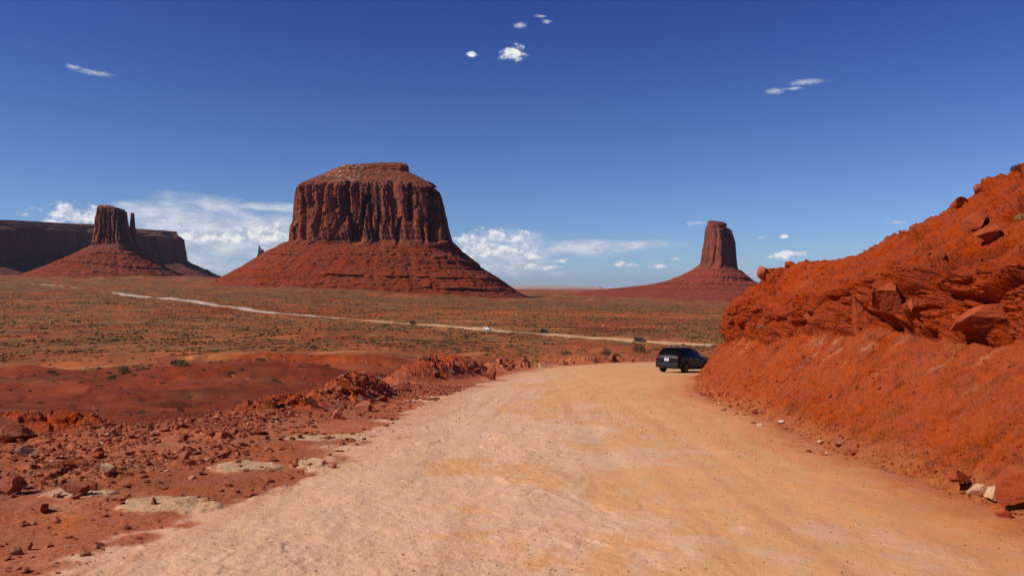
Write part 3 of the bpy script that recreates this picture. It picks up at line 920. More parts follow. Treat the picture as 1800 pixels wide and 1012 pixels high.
def butte(name, dist, prof, depth, label, part_breaks, cliffcol, taluscol, seed, rot=0.0, alc=1.0, alcoves=(), square=6.0, dark=0.5, cap=False, ncol=760, flute=1.0, shade_turn=0.0, ledges=()):
    """prof: list of (row, left px, right px) from top to bottom of the outline; part_breaks: rows where cliff/talus split"""
    prof = np.array(prof, float)
    wA = (prof[:, 2] - prof[:, 1]) / 2 / F * dist
    w_ = np.clip((part_breaks - prof[:, 0]) / (part_breaks - prof[0, 0]) * 1.4, 0, 1)
    zt = rowz(prof[:, 0], dist - w_ * wA * depth * 0.80)
    xl = (prof[:, 1] - 900) / F * dist; xr = (prof[:, 2] - 900) / F * dist
    cx0 = (xl[len(xl) // 2] + xr[len(xr) // 2]) / 2
    # dense vertical sampling by arc length of the outline
    seg = np.hypot(np.diff(zt), (np.diff(xr) - np.diff(xl)) / 2)
    cum = np.concatenate([[0], np.cumsum(seg)])
    step = 0.85 * dist / F
    nv = int(cum[-1] / step)
    q = np.linspace(0, cum[-1], nv)
    z = np.interp(q, cum, zt); l = np.interp(q, cum, xl); r_ = np.interp(q, cum, xr)
    row = np.interp(q, cum, prof[:, 0])
    a = (r_ - l) / 2; c = (r_ + l) / 2
    # angles: finer on the side facing the viewer
    u = np.linspace(0, 1, ncol, endpoint=False)
    th = 2 * math.pi * u + 0.0
    th = th + 0.45 * np.cos(th)          # theta = -90 deg faces the viewer (-Y)
    TH, Zg = np.meshgrid(th, z)
    A = a[:, None]; Cc = c[:, None]; ROW = row[:, None] + 0 * TH
    # superellipse footprint
    ct, st = np.cos(TH - rot), np.sin(TH - rot)
    p = square
    tal = ss(part_breaks - 2, part_breaks + 14, row)[:, None] + 0 * TH
    rad_sq = 1.0 / (np.abs(ct) ** p + np.abs(st) ** p) ** (1 / p)
    ex = np.maximum(np.abs(np.cos(th)) * 0, 0)
    ux, uy = np.cos(TH), np.sin(TH)
    rad = rad_sq / np.max(rad_sq * np.abs(ux), axis=1, keepdims=True)
    rad = rad * (1 - tal) + lerp(rad, 1.0, 0.65) * tal
    rimA = np.interp(part_breaks, row, a)
    Yd = np.where(A < rimA, A * depth, rimA * depth + (A - rimA) * 0.95)
    X = Cc + A * rad * ux; Y = dist + Yd * rad * uy
    mpp = dist / F                     # metres per photo pixel
    s = seed * 13.7
    arc = TH * rimA                    # metres round the butte
    k = 1 / (mpp)
    top = 1 - ss(-3, 3, ROW - prof[0, 0] - 0) * 1.0
    cl = 1 - tal
    if cap:
        capz = (1 - ss(319, 326, row))[:, None] + 0 * TH
    else:
        capz = (1 - ss(1.0, 5.0, row - prof[0, 0]))[:, None] * 0.6 + 0 * TH
    cl = cl * (1 - capz)
    bigf = np.abs(fbm(arc / (40 * mpp) + s, Zg / (260 * mpp), s, 3)) * 2.0
    d = -cl * alc * (ss(0.02, 0.30, 0.30 - bigf) * 6 - 2) * mpp * 1.0
    fl = ridged(arc / (17 * mpp) + s, Zg / (150 * mpp) + s, s + 3, 4, .55)
    fmod = ss(-.3, .25, fbm(arc / (70 * mpp) + s, Zg / (50 * mpp), s + 21, 3))
    d += cl * fl * 1.0 * mpp * flute * (0.25 + 0.9 * fmod)
    d += cl * fbm(arc / (5.5 * mpp), Zg / (30 * mpp), s + 8, 4, .6) * 0.9 * mpp * flute
    f1, e, rv, _ox, _oy, _oz = cells(arc / (24 * mpp) + s + .25 * fbm(arc / (20 * mpp), Zg / (60 * mpp), s, 2), Zg / (130 * mpp) + s, arc * 0 + s)
    tl1 = ((rv * 7.13) % 1.0 - .5) * 2
    d += cl * ((rv - 0.5) * 6.0 - (1 - ss(0, .035, e)) * 5.0 + tl1 * _ox * 5.0) * mpp * alc
    # slabs broken off, leaving flat-roofed alcoves
    f1, e, rv, _ox, _oy, _oz = cells(arc / (10 * mpp) + s + .2 * fbm(arc / (8 * mpp), Zg / (20 * mpp), s + 2, 2), Zg / (55 * mpp) + 0.4 * arc / (60 * mpp), arc * 0 + s)
    d += cl * ((rv - 0.5) * 3.6 - (1 - ss(0, .05, e)) * 2.6 + ((rv * 5.3) % 1.0 - .5) * 2 * _ox * 4.5) * mpp * alc
    f1, e, rv, *_ = cells(arc / (5.5 * mpp) + s, Zg / (13 * mpp) + s + 0.5 * fbm(arc / (9 * mpp), Zg / (9 * mpp), s, 2), arc * 0 + s)
    d += cl * (rv - 0.5) * 2.6 * mpp * ss(0.0, 0.10, e) * alc * (1.2 - fmod)
    # bedding
    d += (cl + capz) * fbm(arc / (90 * mpp), Zg / (2.6 * mpp), s + 5, 3) * 1.3 * mpp
    d += capz * fbm(X / (9 * mpp), Y / (9 * mpp), Zg / (5 * mpp), 4, .6) * 4.0 * mpp
    # talus: gullies running down, boulders, thin ledges
    gul = ridged(TH * 9 + s, Zg / (120 * mpp), s + 1, 4)
    d += tal * (gul - .3) * 3.6 * mpp * ss(0, 30, ROW - part_breaks)
    d += tal * fbm(X / (13 * mpp), Y / (13 * mpp), Zg / (9 * mpp), 4, .6) * 3.0 * mpp
    f1, e, rv, *_ = cells(X / (3.4 * mpp), Y / (3.4 * mpp), Zg / (3.0 * mpp))
    d += tal * ss(0.62, 0.95, rv) * ss(0, .3, e) * 1.7 * mpp
    f1, e, rv2, *_ = cells(X / (8 * mpp), Y / (8 * mpp), Zg / (6.0 * mpp))
    d += tal * ss(0.80, 0.95, rv2) * ss(0, .3, e) * 3.2 * mpp
    rocksm = (ss(0.74, 0.95, rv) * ss(0, .3, e) + ss(0.85, .95, rv2) * .6).ravel()
    dz = np.zeros_like(d)
    PXr = 900 + F * X / Y
    ROWr = 506 - F * (Zg - CAMZ) / Y
    front = ss(0.1, -0.2, uy)
    for (ra, rb, pa, pb, lh, la) in ledges:     # row at px a, row at px b, px range, height, reach
        t_ = np.clip((PXr - pa) / (pb - pa), 0, 1)
        wob = ra + (rb - ra) * t_ + 2.0 * fbm(PXr / 40 + ra, TH * 0, s, 3) + 1.3 * fbm(PXr / 7, TH * 0, s + ra, 3)
        win = ss(pa - 12, pa + 8, PXr) * (1 - ss(pb - 8, pb + 12, PXr))
        brk_ = ss(-0.28, 0.0, fbm(PXr / 22 + ra * .3, TH * 0, s + 2 * ra, 3) + 0.04)
        saw = np.clip((ROWr - (wob - 4.0 * lh)) / (4.0 * lh), 0, 1) ** 1.3 * (ROWr < wob)
        d += tal * saw * la * mpp * 2.6 * brk_ * win
    for (ap, aw, r0_, r1_, dp, lean) in alcoves:     # recess: px, half width, row range, depth in px
        cxp = ap + lean * (ROWr - r0_) + 1.6 * fbm(ROWr / 9, TH * 0, s + ap, 3)
        g_a = (1 - ss(0.75, 1.1, np.abs(PXr - cxp) / aw)) * ss(r0_ - 2, r0_ + 3, ROWr) * (1 - ss(r1_ - 8, r1_, ROWr)) * front
        d -= cl * g_a * dp * mpp * 3.0
    fade_bot = 1
    X = X + d * ux; Y = Y + d * uy
    # keep the outline on its measured width
    U = X / Y; um, uM = U.min(1), U.max(1)
    tl_, tr_ = l / dist, r_ / dist
    kk = np.array([.25, .5, .25])
    sm = lambda q_: np.convolve(np.pad(q_, 1, 'edge'), kk, 'valid')
    sc1 = sm((tr_ - tl_) / (uM - um)); c1 = sm((tr_ + tl_) / 2); c0 = sm((uM + um) / 2)
    X = Y * (c1[:, None] + (U - c0[:, None]) * sc1[:, None])
    # rugged top edge
    rim = np.exp(-((ROW - prof[0, 0]) / 14) ** 2)
    Zd = Zg + fbm(X / (16 * mpp), Y / (16 * mpp), s, 3) * 1.6 * mpp * cl
    nr, nc = X.shape
    V = np.stack([X, Y, Zd], -1).reshape(-1, 3)
    # top cap: centre vertex ring
    ctop = np.array([[c[0], dist, Zd[0].mean() + 0.3 * mpp]])
    # colours
    xx, yy2, zz = V.T
    Wf = arc.ravel(); rowf = ROW.ravel(); talf = tal.ravel()
    cc = np.tile(np.array(cliffcol, np.float32), (len(V), 1))
    var = fbm(Wf / (11 * mpp), zz / (90 * mpp), s + 30, 4, .6)
    cc = cc * (1 + 0.30 * fbm(Wf / (30 * mpp), zz / (30 * mpp), s + 40, 3))[:, None]
    cc = mixc(cc, np.array(cliffcol) * (0.50, 0.55, 0.68), ss(0.0, 0.16, var) * dark * 1.5)         # desert varnish
    cc = mixc(cc, np.array(cliffcol) * (1.40, 1.30, 1.1), ss(0.10, 0.28, fbm(Wf / (14 * mpp), zz / (26 * mpp), s + 60, 5)) * 0.7)
    cc = mixc(cc, np.array(cliffcol) * (0.42, 0.50, 0.66), ss(0.12, 0.22, fbm(Wf / (3.2 * mpp), zz / (60 * mpp), s + 80, 3)) * dark * 0.9)
    tc = np.tile(np.array(taluscol, np.float32), (len(V), 1))
    band = fbm(Wf / (140 * mpp), zz / (3.2 * mpp), s + 50, 3)
    tc = tc * (1 + 0.28 * band)[:, None]
    tc = mixc(tc, np.array(taluscol) * (1.45, 1.75, 1.8), ss(0.25, 0.5, fbm(xx / (4 * mpp), yy2 / (4 * mpp), zz / (3 * mpp), 3)) * 0.5)
    tc = mixc(tc, np.array(taluscol) * (0.62, 0.6, 0.6), ss(0.2, 0.5, fbm(xx / (9 * mpp), yy2 / (9 * mpp), zz / (6 * mpp), 3)) * 0.5)
    tc = mixc(tc, np.array(taluscol) * (1.5, 1.9, 1.9), np.clip(rocksm, 0, 1) * 0.55)
    foot = ss(prof[-1, 0] - 60, prof[-1, 0] - 8, rowf)
    cc = cc * (1 - talf[:, None]) + tc * talf[:, None]
    if cap:
        capm = 1 - ss(318, 326, rowf)
        cc = mixc(cc, (0.235, 0.066, 0.036), capm * 0.8)
        cc = mixc(cc, (0.13, 0.045, 0.03), capm * ss(0.0, 0.15, fbm(Wf / 150, zz / 5, 71.0, 3)) * 0.7)
        cc = mixc(cc, (0.40, 0.24, 0.15), capm * ss(0.05, 0.3, fbm(xx / 8, yy2 / 8, zz / 4, 3)) * np.exp(-(((xx + 310) / 38) ** 2)))
    cc = np.clip(cc, 0.004, 0.7).astype(np.float32)
    # split at the break row
    brk = int(np.argmax(row >= part_breaks))
    e = empty(name, (c[brk], dist, z[-1]), 0, label, 'butte')
    off = np.array([c[brk], dist, z[-1]])

    def piece(pn, r0, r1, closed, mat):
        rows = np.arange(r0, r1)
        vv = V.reshape(nr, nc, 3)[rows].reshape(-1, 3) - off
        c2 = cc.reshape(nr, nc, 3)[rows].reshape(-1, 3)
        nrow = len(rows)
        i = np.arange(nrow - 1)[:, None] * nc + np.arange(nc)[None]
        j = np.arange(nrow - 1)[:, None] * nc + (np.arange(nc)[None] + 1) % nc
        fc = np.stack([i, i + nc, j + nc, j], -1).reshape(-1, 4)
        fl_ = [fc]
        if closed:
            vv = np.vstack([vv, ctop - off]); c2 = np.vstack([c2, c2[:1]])
            kk = np.arange(nc)
            fl_.append(np.stack([np.full(nc, len(vv) - 1), kk, (kk + 1) % nc], -1))
        me = make_mesh(pn, vv, fl_, True, c2, [mat])
        return link(pn, me, e)
    piece('cliff', 0, brk + 1, True, M['cliff'])
    piece('talus_slope', brk, nr, False, M['talus'])
    return e


CL = (0.250, 0.068, 0.038)
TL = (0.240, 0.044, 0.021)
# the big central butte
butte('butte', 1500, [(286, 664, 712), (288, 640, 717), (291, 600, 719), (296, 588, 720), (299, 580, 716), (303, 574, 728), (308, 560, 738), (313, 548, 748), (318, 536, 760), (322, 526, 768),
                      (328, 521, 774), (340, 518, 777), (359, 516, 781), (392, 514, 787), (403, 509, 789), (428, 507, 796), (433, 494, 803), (444, 466, 816), (450, 458, 824), (462, 436, 840),
                      (470, 424, 846), (481, 403, 864), (488, 388, 876), (496, 372, 888), (512, 345, 910), (525, 310, 935), (545, 270, 960)],
      0.80, 'massive flat-topped red sandstone butte with a wide talus skirt, left of centre', 430, CL, TL, 1, rot=0.10, cap=True, ncol=900, dark=0.55,
      ledges=((446, 447, 466, 512, 1.8, 1.2), (445, 447, 575, 672, 1.2, 0.6), (452, 462, 765, 840, 2.6, 1.9), (470, 468, 470, 560, 1.2, .5), (481, 491, 563, 886, 2.8, 2.4), (504, 512, 740, 912, 2.8, 2.4), (466, 470, 640, 760, 1.0, .4), (487, 490, 420, 520, 1.2, .5)),
      alcoves=((606, 4.2, 317, 380, 9, 0.02), (612, 4, 376, 428, 6, .04), (644, 7, 343, 356, 9, -.2), (638, 4.5, 352, 400, 9, -0.12), (634, 3, 398, 418, 6, -.1), (622, 4.5, 394, 428, 6, .1), (585, 5, 350, 368, 5, 0.1), (531, 3.4, 322, 424, 6, -0.03), (513, 3, 400, 426, 5, -.05), (720, 5, 322, 392, 7, 0.02), (704, 3.2, 385, 430, 6, -.15), (762, 9, 330, 428, 15, 0.0), (681, 1.6, 325, 360, 3, .02), (740, 3, 380, 430, 5, .1), (560, 2.5, 340, 420, 4, -.1), (665, 2.2, 360, 425, 3, -.05)))
# tower with a thumb at the left, in front of the mesa
butte('butte', 2000, [(361, 174, 200), (362.5, 171.5, 204), (366, 170, 220), (372, 169.5, 224), (385, 166, 225), (400, 165.5, 228), (415, 163, 232), (430, 161, 236), (433, 157, 238), (443, 138, 250), (455, 112, 270),
                      (466, 85, 290), (476, 58, 308), (486, 30, 330), (500, -20, 370), (520, -90, 430)],
      0.9, 'blocky red sandstone tower on a conical talus slope in front of the dark mesa', 431.5, (0.23, 0.075, 0.048), (0.235, 0.046, 0.024), 2, rot=0.12, ncol=620, alc=0.8, dark=0.4,
      ledges=((444, 446, 140, 250, 1.5, 0.9), (460, 464, 90, 220, 1.6, .8), (465, 474, 175, 300, 2.0, 1.4), (476, 480, 60, 180, 1.4, .7)), square=5.0,
      alcoves=((180, 2.4, 366, 430, 4, 0), (192, 2.2, 375, 432, 4, .05), (204, 2.0, 368, 425, 4, -.03), (214, 2.4, 372, 430, 5, .05), (221, 2.0, 380, 430, 4, .08), (172, 2, 380, 420, 3, 0)))
# right-hand butte
butte('butte', 2500, [(387.5, 1246, 1256), (388.5, 1244.5, 1263), (389.5, 1244, 1272), (392, 1244, 1277), (396, 1243, 1278.5), (398.5, 1240.5, 1276), (401, 1240, 1283), (403, 1239.5, 1286), (412, 1238.5, 1289), (425, 1237, 1293), (440, 1234, 1294), (455, 1232, 1295), (463, 1230.5, 1296),
                      (467, 1226, 1296.5), (473, 1217, 1297.5), (475, 1214, 1303), (484, 1196, 1314), (494, 1170, 1326), (500, 1140, 1340), (506, 1085, 1372), (512, 1030, 1420), (520, 960, 1480), (530, 900, 1540), (545, 820, 1640)],
      0.85, 'tall narrow red sandstone butte on a banded cone, right of centre beyond the plain', 464.5, (0.215, 0.058, 0.038), (0.25, 0.050, 0.030), 3, rot=0.74, ncol=620, alc=0.4, dark=0.35,
      ledges=((474, 474, 1215, 1300, 1.2, 0.7), (486, 487, 1190, 1315, 1.2, .9), (498, 500, 1150, 1330, 1.6, 1.5), (507, 509, 1050, 1340, 1.2, 1.0)), flute=0.45, square=9.0,
      alcoves=((1283, 2.5, 400, 425, 5, .1), (1276, 2, 398, 420, 4, .1)))
# thin rock needle beside the left tower
butte('rock_spire', 2030, [(374, 230.0, 235.6), (375, 229.4, 236.6), (384, 229.0, 236.8), (398, 228, 238), (404, 225, 239), (425, 224, 239), (436, 222, 242), (440, 215, 250)],
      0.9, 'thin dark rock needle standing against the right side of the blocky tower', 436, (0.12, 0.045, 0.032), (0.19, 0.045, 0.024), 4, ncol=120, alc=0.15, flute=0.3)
# small far spire left of the central butte
butte('rock_spire', 4200, [(431, 454.8, 456.0), (434, 454.6, 457.2), (437, 454.2, 459.0), (439, 454, 463), (441, 453.6, 464.5), (447, 452.6, 465.5), (455, 450, 467), (462, 440, 480), (500, 400, 520)],
      0.9, 'tiny jagged rock spire poking up behind the left shoulder of the large butte', 456, (0.10, 0.055, 0.05), (0.19, 0.055, 0.04), 5, ncol=90, alc=0.1, flute=0.3)


def mesa():
    """long wall running away to the right behind the left tower, its face turned from the sun"""
    # plan line of the rim: px, distance, rim row, base row of the cliff
    K = np.array([(-420, 2000, 368, 455), (-180, 2150, 376, 460), (-60, 2250, 383, 462), (-8, 2300, 386, 463), (4, 2420, 386.5, 458), (60, 2600, 388, 446), (130, 2750, 392, 444), (180, 2850, 394, 446), (245, 3000, 401, 450), (290, 3060, 404, 455),
                  (306, 3120, 405.5, 458), (319, 3150, 407.5, 458), (321.5, 3260, 410, 458), (320, 3500, 414, 458), (308, 3900, 420, 462)], float)
    k2 = catmull(K, 70)
    px, d = k2[:, 0], k2[:, 1]
    x = (px - 900) / F * d; y = d
    zr = rowz(k2[:, 2], d); zb = rowz(k2[:, 3], d)
    t = np.stack([np.gradient(x), np.gradient(y)], 1); t /= np.linalg.norm(t, axis=1)[:, None]
    nrm = np.stack([t[:, 1], -t[:, 0]], 1)      # outward, to the right of travel
    n = len(x)
    arc = np.cumsum(np.concatenate([[0], np.hypot(np.diff(x), np.diff(y))]))
    # cross-section: (offset out, z): back of top, rim, shale slope cap, cliff, foot, talus
    NVc, NVt = 120, 110
    rows = []
    vc = np.linspace(0, 1, NVc); vt = np.linspace(0, 1, NVt)
    kn = np.array([0, .06, .10, .22, .26, 1.0])
    capd = 26 + 8 * fbm(arc / 120, arc * 0, 3, 3)
    O = np.stack([np.full(n, -600.), np.full(n, -34.), np.full(n, -30.), np.full(n, -2.), np.zeros(n), np.full(n, 12.)], 1)
    Zk = np.stack([zr - 4, zr + 1, zr - 2, zr - capd, zr - capd - 6, zb], 1)
    off = np.array([np.interp(vc, kn, O[i]) for i in range(n)]); zz = np.array([np.interp(vc, kn, Zk[i]) for i in range(n)])
    A, _ = np.meshgrid(arc, vc, indexing='ij'); Vv = np.broadcast_to(vc, A.shape)
    cl = ss(.2, .27, Vv)
    dd = cl * (fbm(A / 150, zz / 900, 2, 3) * 40 + ridged(A / 42, zz / 500, 5, 4, .55) * 13 + fbm(A / 11, zz / 60, 8, 3) * 5)
    dd += (1 - cl) * ss(.05, .1, Vv) * fbm(A / 50, zz / 9, 3, 4) * 9
    endf = ss(0, 260, arc[np.argmax(px)] - arc)[:, None]
    dd = dd * (0.12 + 0.88 * endf)
    o2 = off + dd
    X = x[:, None] + nrm[:, 0:1] * o2; Y = y[:, None] + nrm[:, 1:2] * o2
    # the flat of the mesa runs straight back
    e = empty('mesa', (float(x[n // 2]), float(y[n // 2]), 0), 0, 'long dark mesa with a sheer shadowed wall at the far left of the plain', 'mesa')
    base = np.array([x[n // 2], y[n // 2], 0])
    V = np.stack([X, Y, zz], -1).reshape(-1, 3)
    w = np.clip(np.linspace(0, 1, len(V)), 0, 1)
    v1 = fbm((A / 30).ravel(), (zz / 220).ravel(), 4, 4)
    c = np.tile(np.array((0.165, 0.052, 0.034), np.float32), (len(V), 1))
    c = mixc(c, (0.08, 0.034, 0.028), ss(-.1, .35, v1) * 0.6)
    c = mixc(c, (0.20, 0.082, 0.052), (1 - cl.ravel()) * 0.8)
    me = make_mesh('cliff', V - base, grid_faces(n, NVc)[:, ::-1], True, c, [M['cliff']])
    if me.polygons[(n // 2) * (NVc - 1) + 80].normal.y > 0: me.flip_normals()
    link('cliff', me, e)
    # talus apron
    zt0 = zz[:, -1]; run = 330 + 60 * fbm(arc / 200, arc * 0, 9, 3)
    foot = -12.0
    Ot = 12 + dd[:, -1:] + vt[None] ** 1.05 * run[:, None]
    s_ = ss(0, 1, vt)
    Zt = zt0[:, None] + (zt0 * 0 - 20 - zt0)[:, None] * (1 - (1 - vt[None]) ** 1.5) * 1.0
    Zt[:, 0] = zt0
    At, _ = np.meshgrid(arc, vt, indexing='ij')
    rg = ridged(At / 70, vt[None] * 1.2 + At * 0, 6, 4)
    Ot = Ot + rg * 26 * ss(0, .3, vt)[None]
    Zt = Zt + fbm(At / 22, Ot / 22, 6, 4) * 6 * ss(0, .1, vt)[None] + fbm(At / 300, Zt / 6, 2, 2) * 3 * ss(0, .1, vt)[None]
    Xt = x[:, None] + nrm[:, 0:1] * Ot; Yt = y[:, None] + nrm[:, 1:2] * Ot
    Vt = np.stack([Xt, Yt, Zt], -1).reshape(-1, 3)
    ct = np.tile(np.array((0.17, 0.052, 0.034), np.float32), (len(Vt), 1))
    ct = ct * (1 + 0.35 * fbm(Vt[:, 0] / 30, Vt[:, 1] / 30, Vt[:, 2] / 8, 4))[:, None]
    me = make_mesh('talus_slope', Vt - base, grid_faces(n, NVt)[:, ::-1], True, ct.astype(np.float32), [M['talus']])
    if me.polygons[(n // 2) * (NVt - 1) + 50].normal.z < 0: me.flip_normals()
    link('talus_slope', me, e)


mesa()


def far_mesa():
    d0 = 16000.0
    pts = [(860, 503), (905, 502.6), (918, 502.0), (960, 502.4), (1000, 503.0), (1030, 503.6), (1046, 504.0), (1052, 503.2), (1055, 503.8), (1060, 506), (1075, 508.5)]
    p = np.array(pts, float); pxs = np.linspace(860, 1075, 400)
    top = np.interp(pxs, p[:, 0], p[:, 1])
    x = (pxs - 900) / F * d0
    zt = rowz(top, d0) + 6 * fbm(x / 300, x * 0, 1, 3)
    prof = [(900, 0.99), (0, 1.0), (-60, 0.78), (-420, 0.45), (-500, 0.32), (-1400, -0.6)]
    V = []
    zb = rowz(510.5, d0)
    for off, f in prof:
        w_ = 80 * fbm(x / 500, x * 0 + f * 3, 2, 3)
        V.append(np.stack([x * (1 + off / d0), np.full_like(x, d0) + off + w_, zb + (zt - zb) * f], -1))
    V = np.array(V).reshape(-1, 3)
    o = np.array([V[:, 0].mean(), d0, zb])
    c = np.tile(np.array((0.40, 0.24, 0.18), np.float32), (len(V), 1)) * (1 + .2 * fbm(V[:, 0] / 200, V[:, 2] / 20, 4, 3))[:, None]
    me = make_mesh('mesa', V - o, grid_faces(len(prof), len(x)), True, c.astype(np.float32), [M['talus']])
    if me.polygons[500].normal.z < 0: me.flip_normals()
    ob = link('mesa', me, loc=tuple(o))
    tag(ob, 'low pale mesa on the horizon between the two large buttes', 'mesa')


far_mesa()

# ------------------------------------------------------------------ rocks
def ico(sub):
    bm = bmesh.new(); bmesh.ops.create_icosphere(bm, subdivisions=sub, radius=1.0)
    bm.verts.ensure_lookup_table()
    V = np.array([v.co[:] for v in bm.verts]); Fc = np.array([[v.index for v in f.verts] for f in bm.faces])
    bm.free()
    return V, Fc


_ICO = {s: ico(s) for s in (1, 2, 3, 4, 5)}


def rock_geo(seed, sub=3, planes=11, squash=(1, .8, .6), round_=0.0, crack=0.0):
    g = np.random.default_rng(seed)
    V, Fc = _ICO[sub]
    V = V.copy()
    for i in range(planes):
        n = g.normal(size=3); n /= np.linalg.norm(n)
        d = g.uniform(0.34, 0.72) if round_ == 0 else g.uniform(0.65, 0.92)
        k = np.maximum(0, V @ n - d)
        V -= k[:, None] * n
    if sub >= 3:
        V += (fbm(V[:, 0] * 2.6 + seed, V[:, 1] * 2.6, V[:, 2] * 2.6, 4) * 0.07)[:, None] * V
    if sub >= 4:
        V += (fbm(V[:, 0] * 7 + seed, V[:, 1] * 7, V[:, 2] * 7, 4, .6) * 0.035 - np.maximum(0, ridged(V[:, 0] * 2.2 + seed, V[:, 1] * 2.2, V[:, 2] * 3.2, 2) - .78) * 0.35)[:, None] * V
    V *= np.array(squash) / np.abs(V).max(0)
    return V, Fc


def rock_mesh(name, seed, mat, sub=3, planes=11, squash=(1, .8, .6), round_=0.0, smooth=False):
    V, Fc = rock_geo(seed, sub, planes, squash, round_)
    return make_mesh(name, V, Fc, smooth, None, [mat])


rock_lib = {}
for kind, mat in (('red', M['rock_red']), ('orange', M['rock_orange']), ('grey', M['rock_grey']), ('pale', M['rock_pale'])):
    rock_lib[kind] = [rock_mesh('rock_' + kind, 100 + 17 * i + len(kind), mat, 4, 9 + i % 5, (1, .62 + .1 * (i % 4), .42 + .09 * (i % 4))) for i in range(7)]


def rock(x, y, size, kind, label, group=None, sink=0.25, z=None, rot=None, sc=(1, 1, 1), idx=None, mesh=None, name='rock'):
    me = mesh or rock_lib[kind][random.randrange(7) if idx is None else idx]
    h = down(x, y)
    zz = h[0].z if z is None else z
    o = link(name, me)
    o.location = (x, y, zz + size * sc[2] * (0.5 - sink) * 0.8)
    o.rotation_euler = rot if rot else (random.uniform(-.35, .35), random.uniform(-.35, .35), random.uniform(0, 6.28))
    o.scale = (size * sc[0], size * sc[1], size * sc[2])
    tag(o, label, 'rock', group)
    return o


def rock_px(px, row, size, kind, label, group=None, sink=0.2, **kw):
    """size: half width in photo px; placed where the pixel meets the ground"""
    h = hit(px, row)
    if h is None: return None
    loc = h[0]; s = size / F * loc.y
    steep = h[1].z < 0.9 and loc.x > 4.5
    return rock(loc.x, loc.y, s, kind, label, group, sink, z=loc.z, **kw)


# named rocks along the left edge of the road
rock_px(865, 668, 11, 'red', 'dark square-faced block of sandstone at the road edge beside the red outcrop', sink=-0.25, idx=3, rot=(0.1, 0.1, 0.4), sc=(1, .8, 1.7))
rock_px(637, 722, 17, 'red', 'brown angular boulder at the foot of the rubble mound left of the road', sink=0.1, idx=2, rot=(0.1, -.15, .3), sc=(1, 1, 1.1))
rock_px(590, 735, 13, 'red', 'small pointed wedge-shaped rock in front of the rubble mound', sink=0.1, idx=5, rot=(.2, .5, 2.2), sc=(1, .8, 1.3))
rock_px(634, 690, 14, 'orange', 'rounded tan slab leaning on the rubble mound', sink=0.1, idx=1, rot=(.5, .3, 1.2))
rock_px(655, 692, 10, 'red', 'dark jagged rock on top of the rubble mound', sink=0.0, idx=4)
rock_px(453, 764, 9, 'red', 'dark block casting a black shadow on the shoulder left of the road', sink=0.0, idx=3, rot=(.1, .1, .8), sc=(1, 1, 1.5))
rock_px(392, 761, 7, 'red', 'small dark rock near the drop-off, left of the dark block', sink=0.0, idx=2)
rock_px(290, 757, 10, 'red', 'dark flat rock on the brink of the drop-off', sink=0.1, idx=5)
rock_px(322, 812, 17, 'red', 'brown lumpy boulder in the middle of the rubble field', sink=0.1, idx=0, sc=(1, .9, 1.3))
rock_px(112, 833, 14, 'grey', 'brown boulder half sunk in the rubble left of the tan slab', sink=0.1, idx=1, sc=(1, .9, 1.4))
rock_px(40, 800, 20, 'grey', 'rounded greyish boulder near the left border, below the shadowed mound', sink=0.1, idx=6, sc=(1, .9, 1.2))
rock_px(62, 806, 12, 'grey', 'dark angular boulder beside the rounded greyish one', sink=0.0, idx=4, sc=(1, .9, 1.5))
rock_px(18, 868, 24, 'red', 'large slabby red rock split by a crack at the left border', sink=0.05, idx=3, rot=(.3, .1, .5), sc=(1, .8, 1.3))
rock_px(36, 856, 14, 'grey', 'dark grey slab resting on the split red rock', sink=-.5, idx=5, rot=(.5, .1, .2), sc=(1, .8, .8))
rock_px(130, 868, 20, 'red', 'smooth brown slab jutting over a black shadow in the rubble', sink=-0.2, idx=2, rot=(.1, .1, .3), sc=(1.3, .8, 1))
rock_px(100, 872, 12, 'pale', 'pale tan stone under the smooth brown slab', sink=0.1, idx=2)
rock_px(75, 900, 15, 'red', 'reddish boulder with a black shadow below the rubble heap', sink=0.0, idx=6, sc=(1, .8, 1.3))
rock_px(123, 853, 7, 'pale', 'whitish cobble in the rubble heap', sink=0.0, idx=0)
rock_px(30, 974, 13, 'grey', 'dark brown boulder in the bottom left corner', sink=0.0, idx=1, sc=(1, .8, 1.5))
rock_px(13, 983, 9, 'red', 'small dark rock left of the corner boulder', sink=0.0, idx=4)
rock_px(52, 966, 8, 'red', 'rounded upright rock leaning on the corner boulder', sink=-.1, idx=6, sc=(.8, .8, 1.8))
rock_px(270, 886, 10, 'red', 'small pointed red rock beside the pale ground slab', sink=0.0, idx=5, sc=(1, .8, 1.4))
rock_px(352, 833, 8, 'grey', 'small grey-brown cobble right of the lumpy boulder', sink=0.0, idx=2)
# outcrops on the plain
rock_px(290, 641, 17, 'red', 'large tan-topped boulder beside a green bush on the lower flat', sink=0.05, idx=2, rot=(.1, .2, .3), sc=(1.2, 1, 1.1))
# shadowed mound at the left border
h_ = hit(28, 775)
mnd = rock_mesh('boulder', 901, M['rock_red'], 5, 14, (1, .75, .62))
if h_:
    rock(h_[0].x, h_[0].y, 42 / F * h_[0].y, 'red', 'large red boulder with a deep black shadow at the left border', sink=0.15, z=h_[0].z, mesh=mnd, rot=(.1, .25, .4), name='boulder')

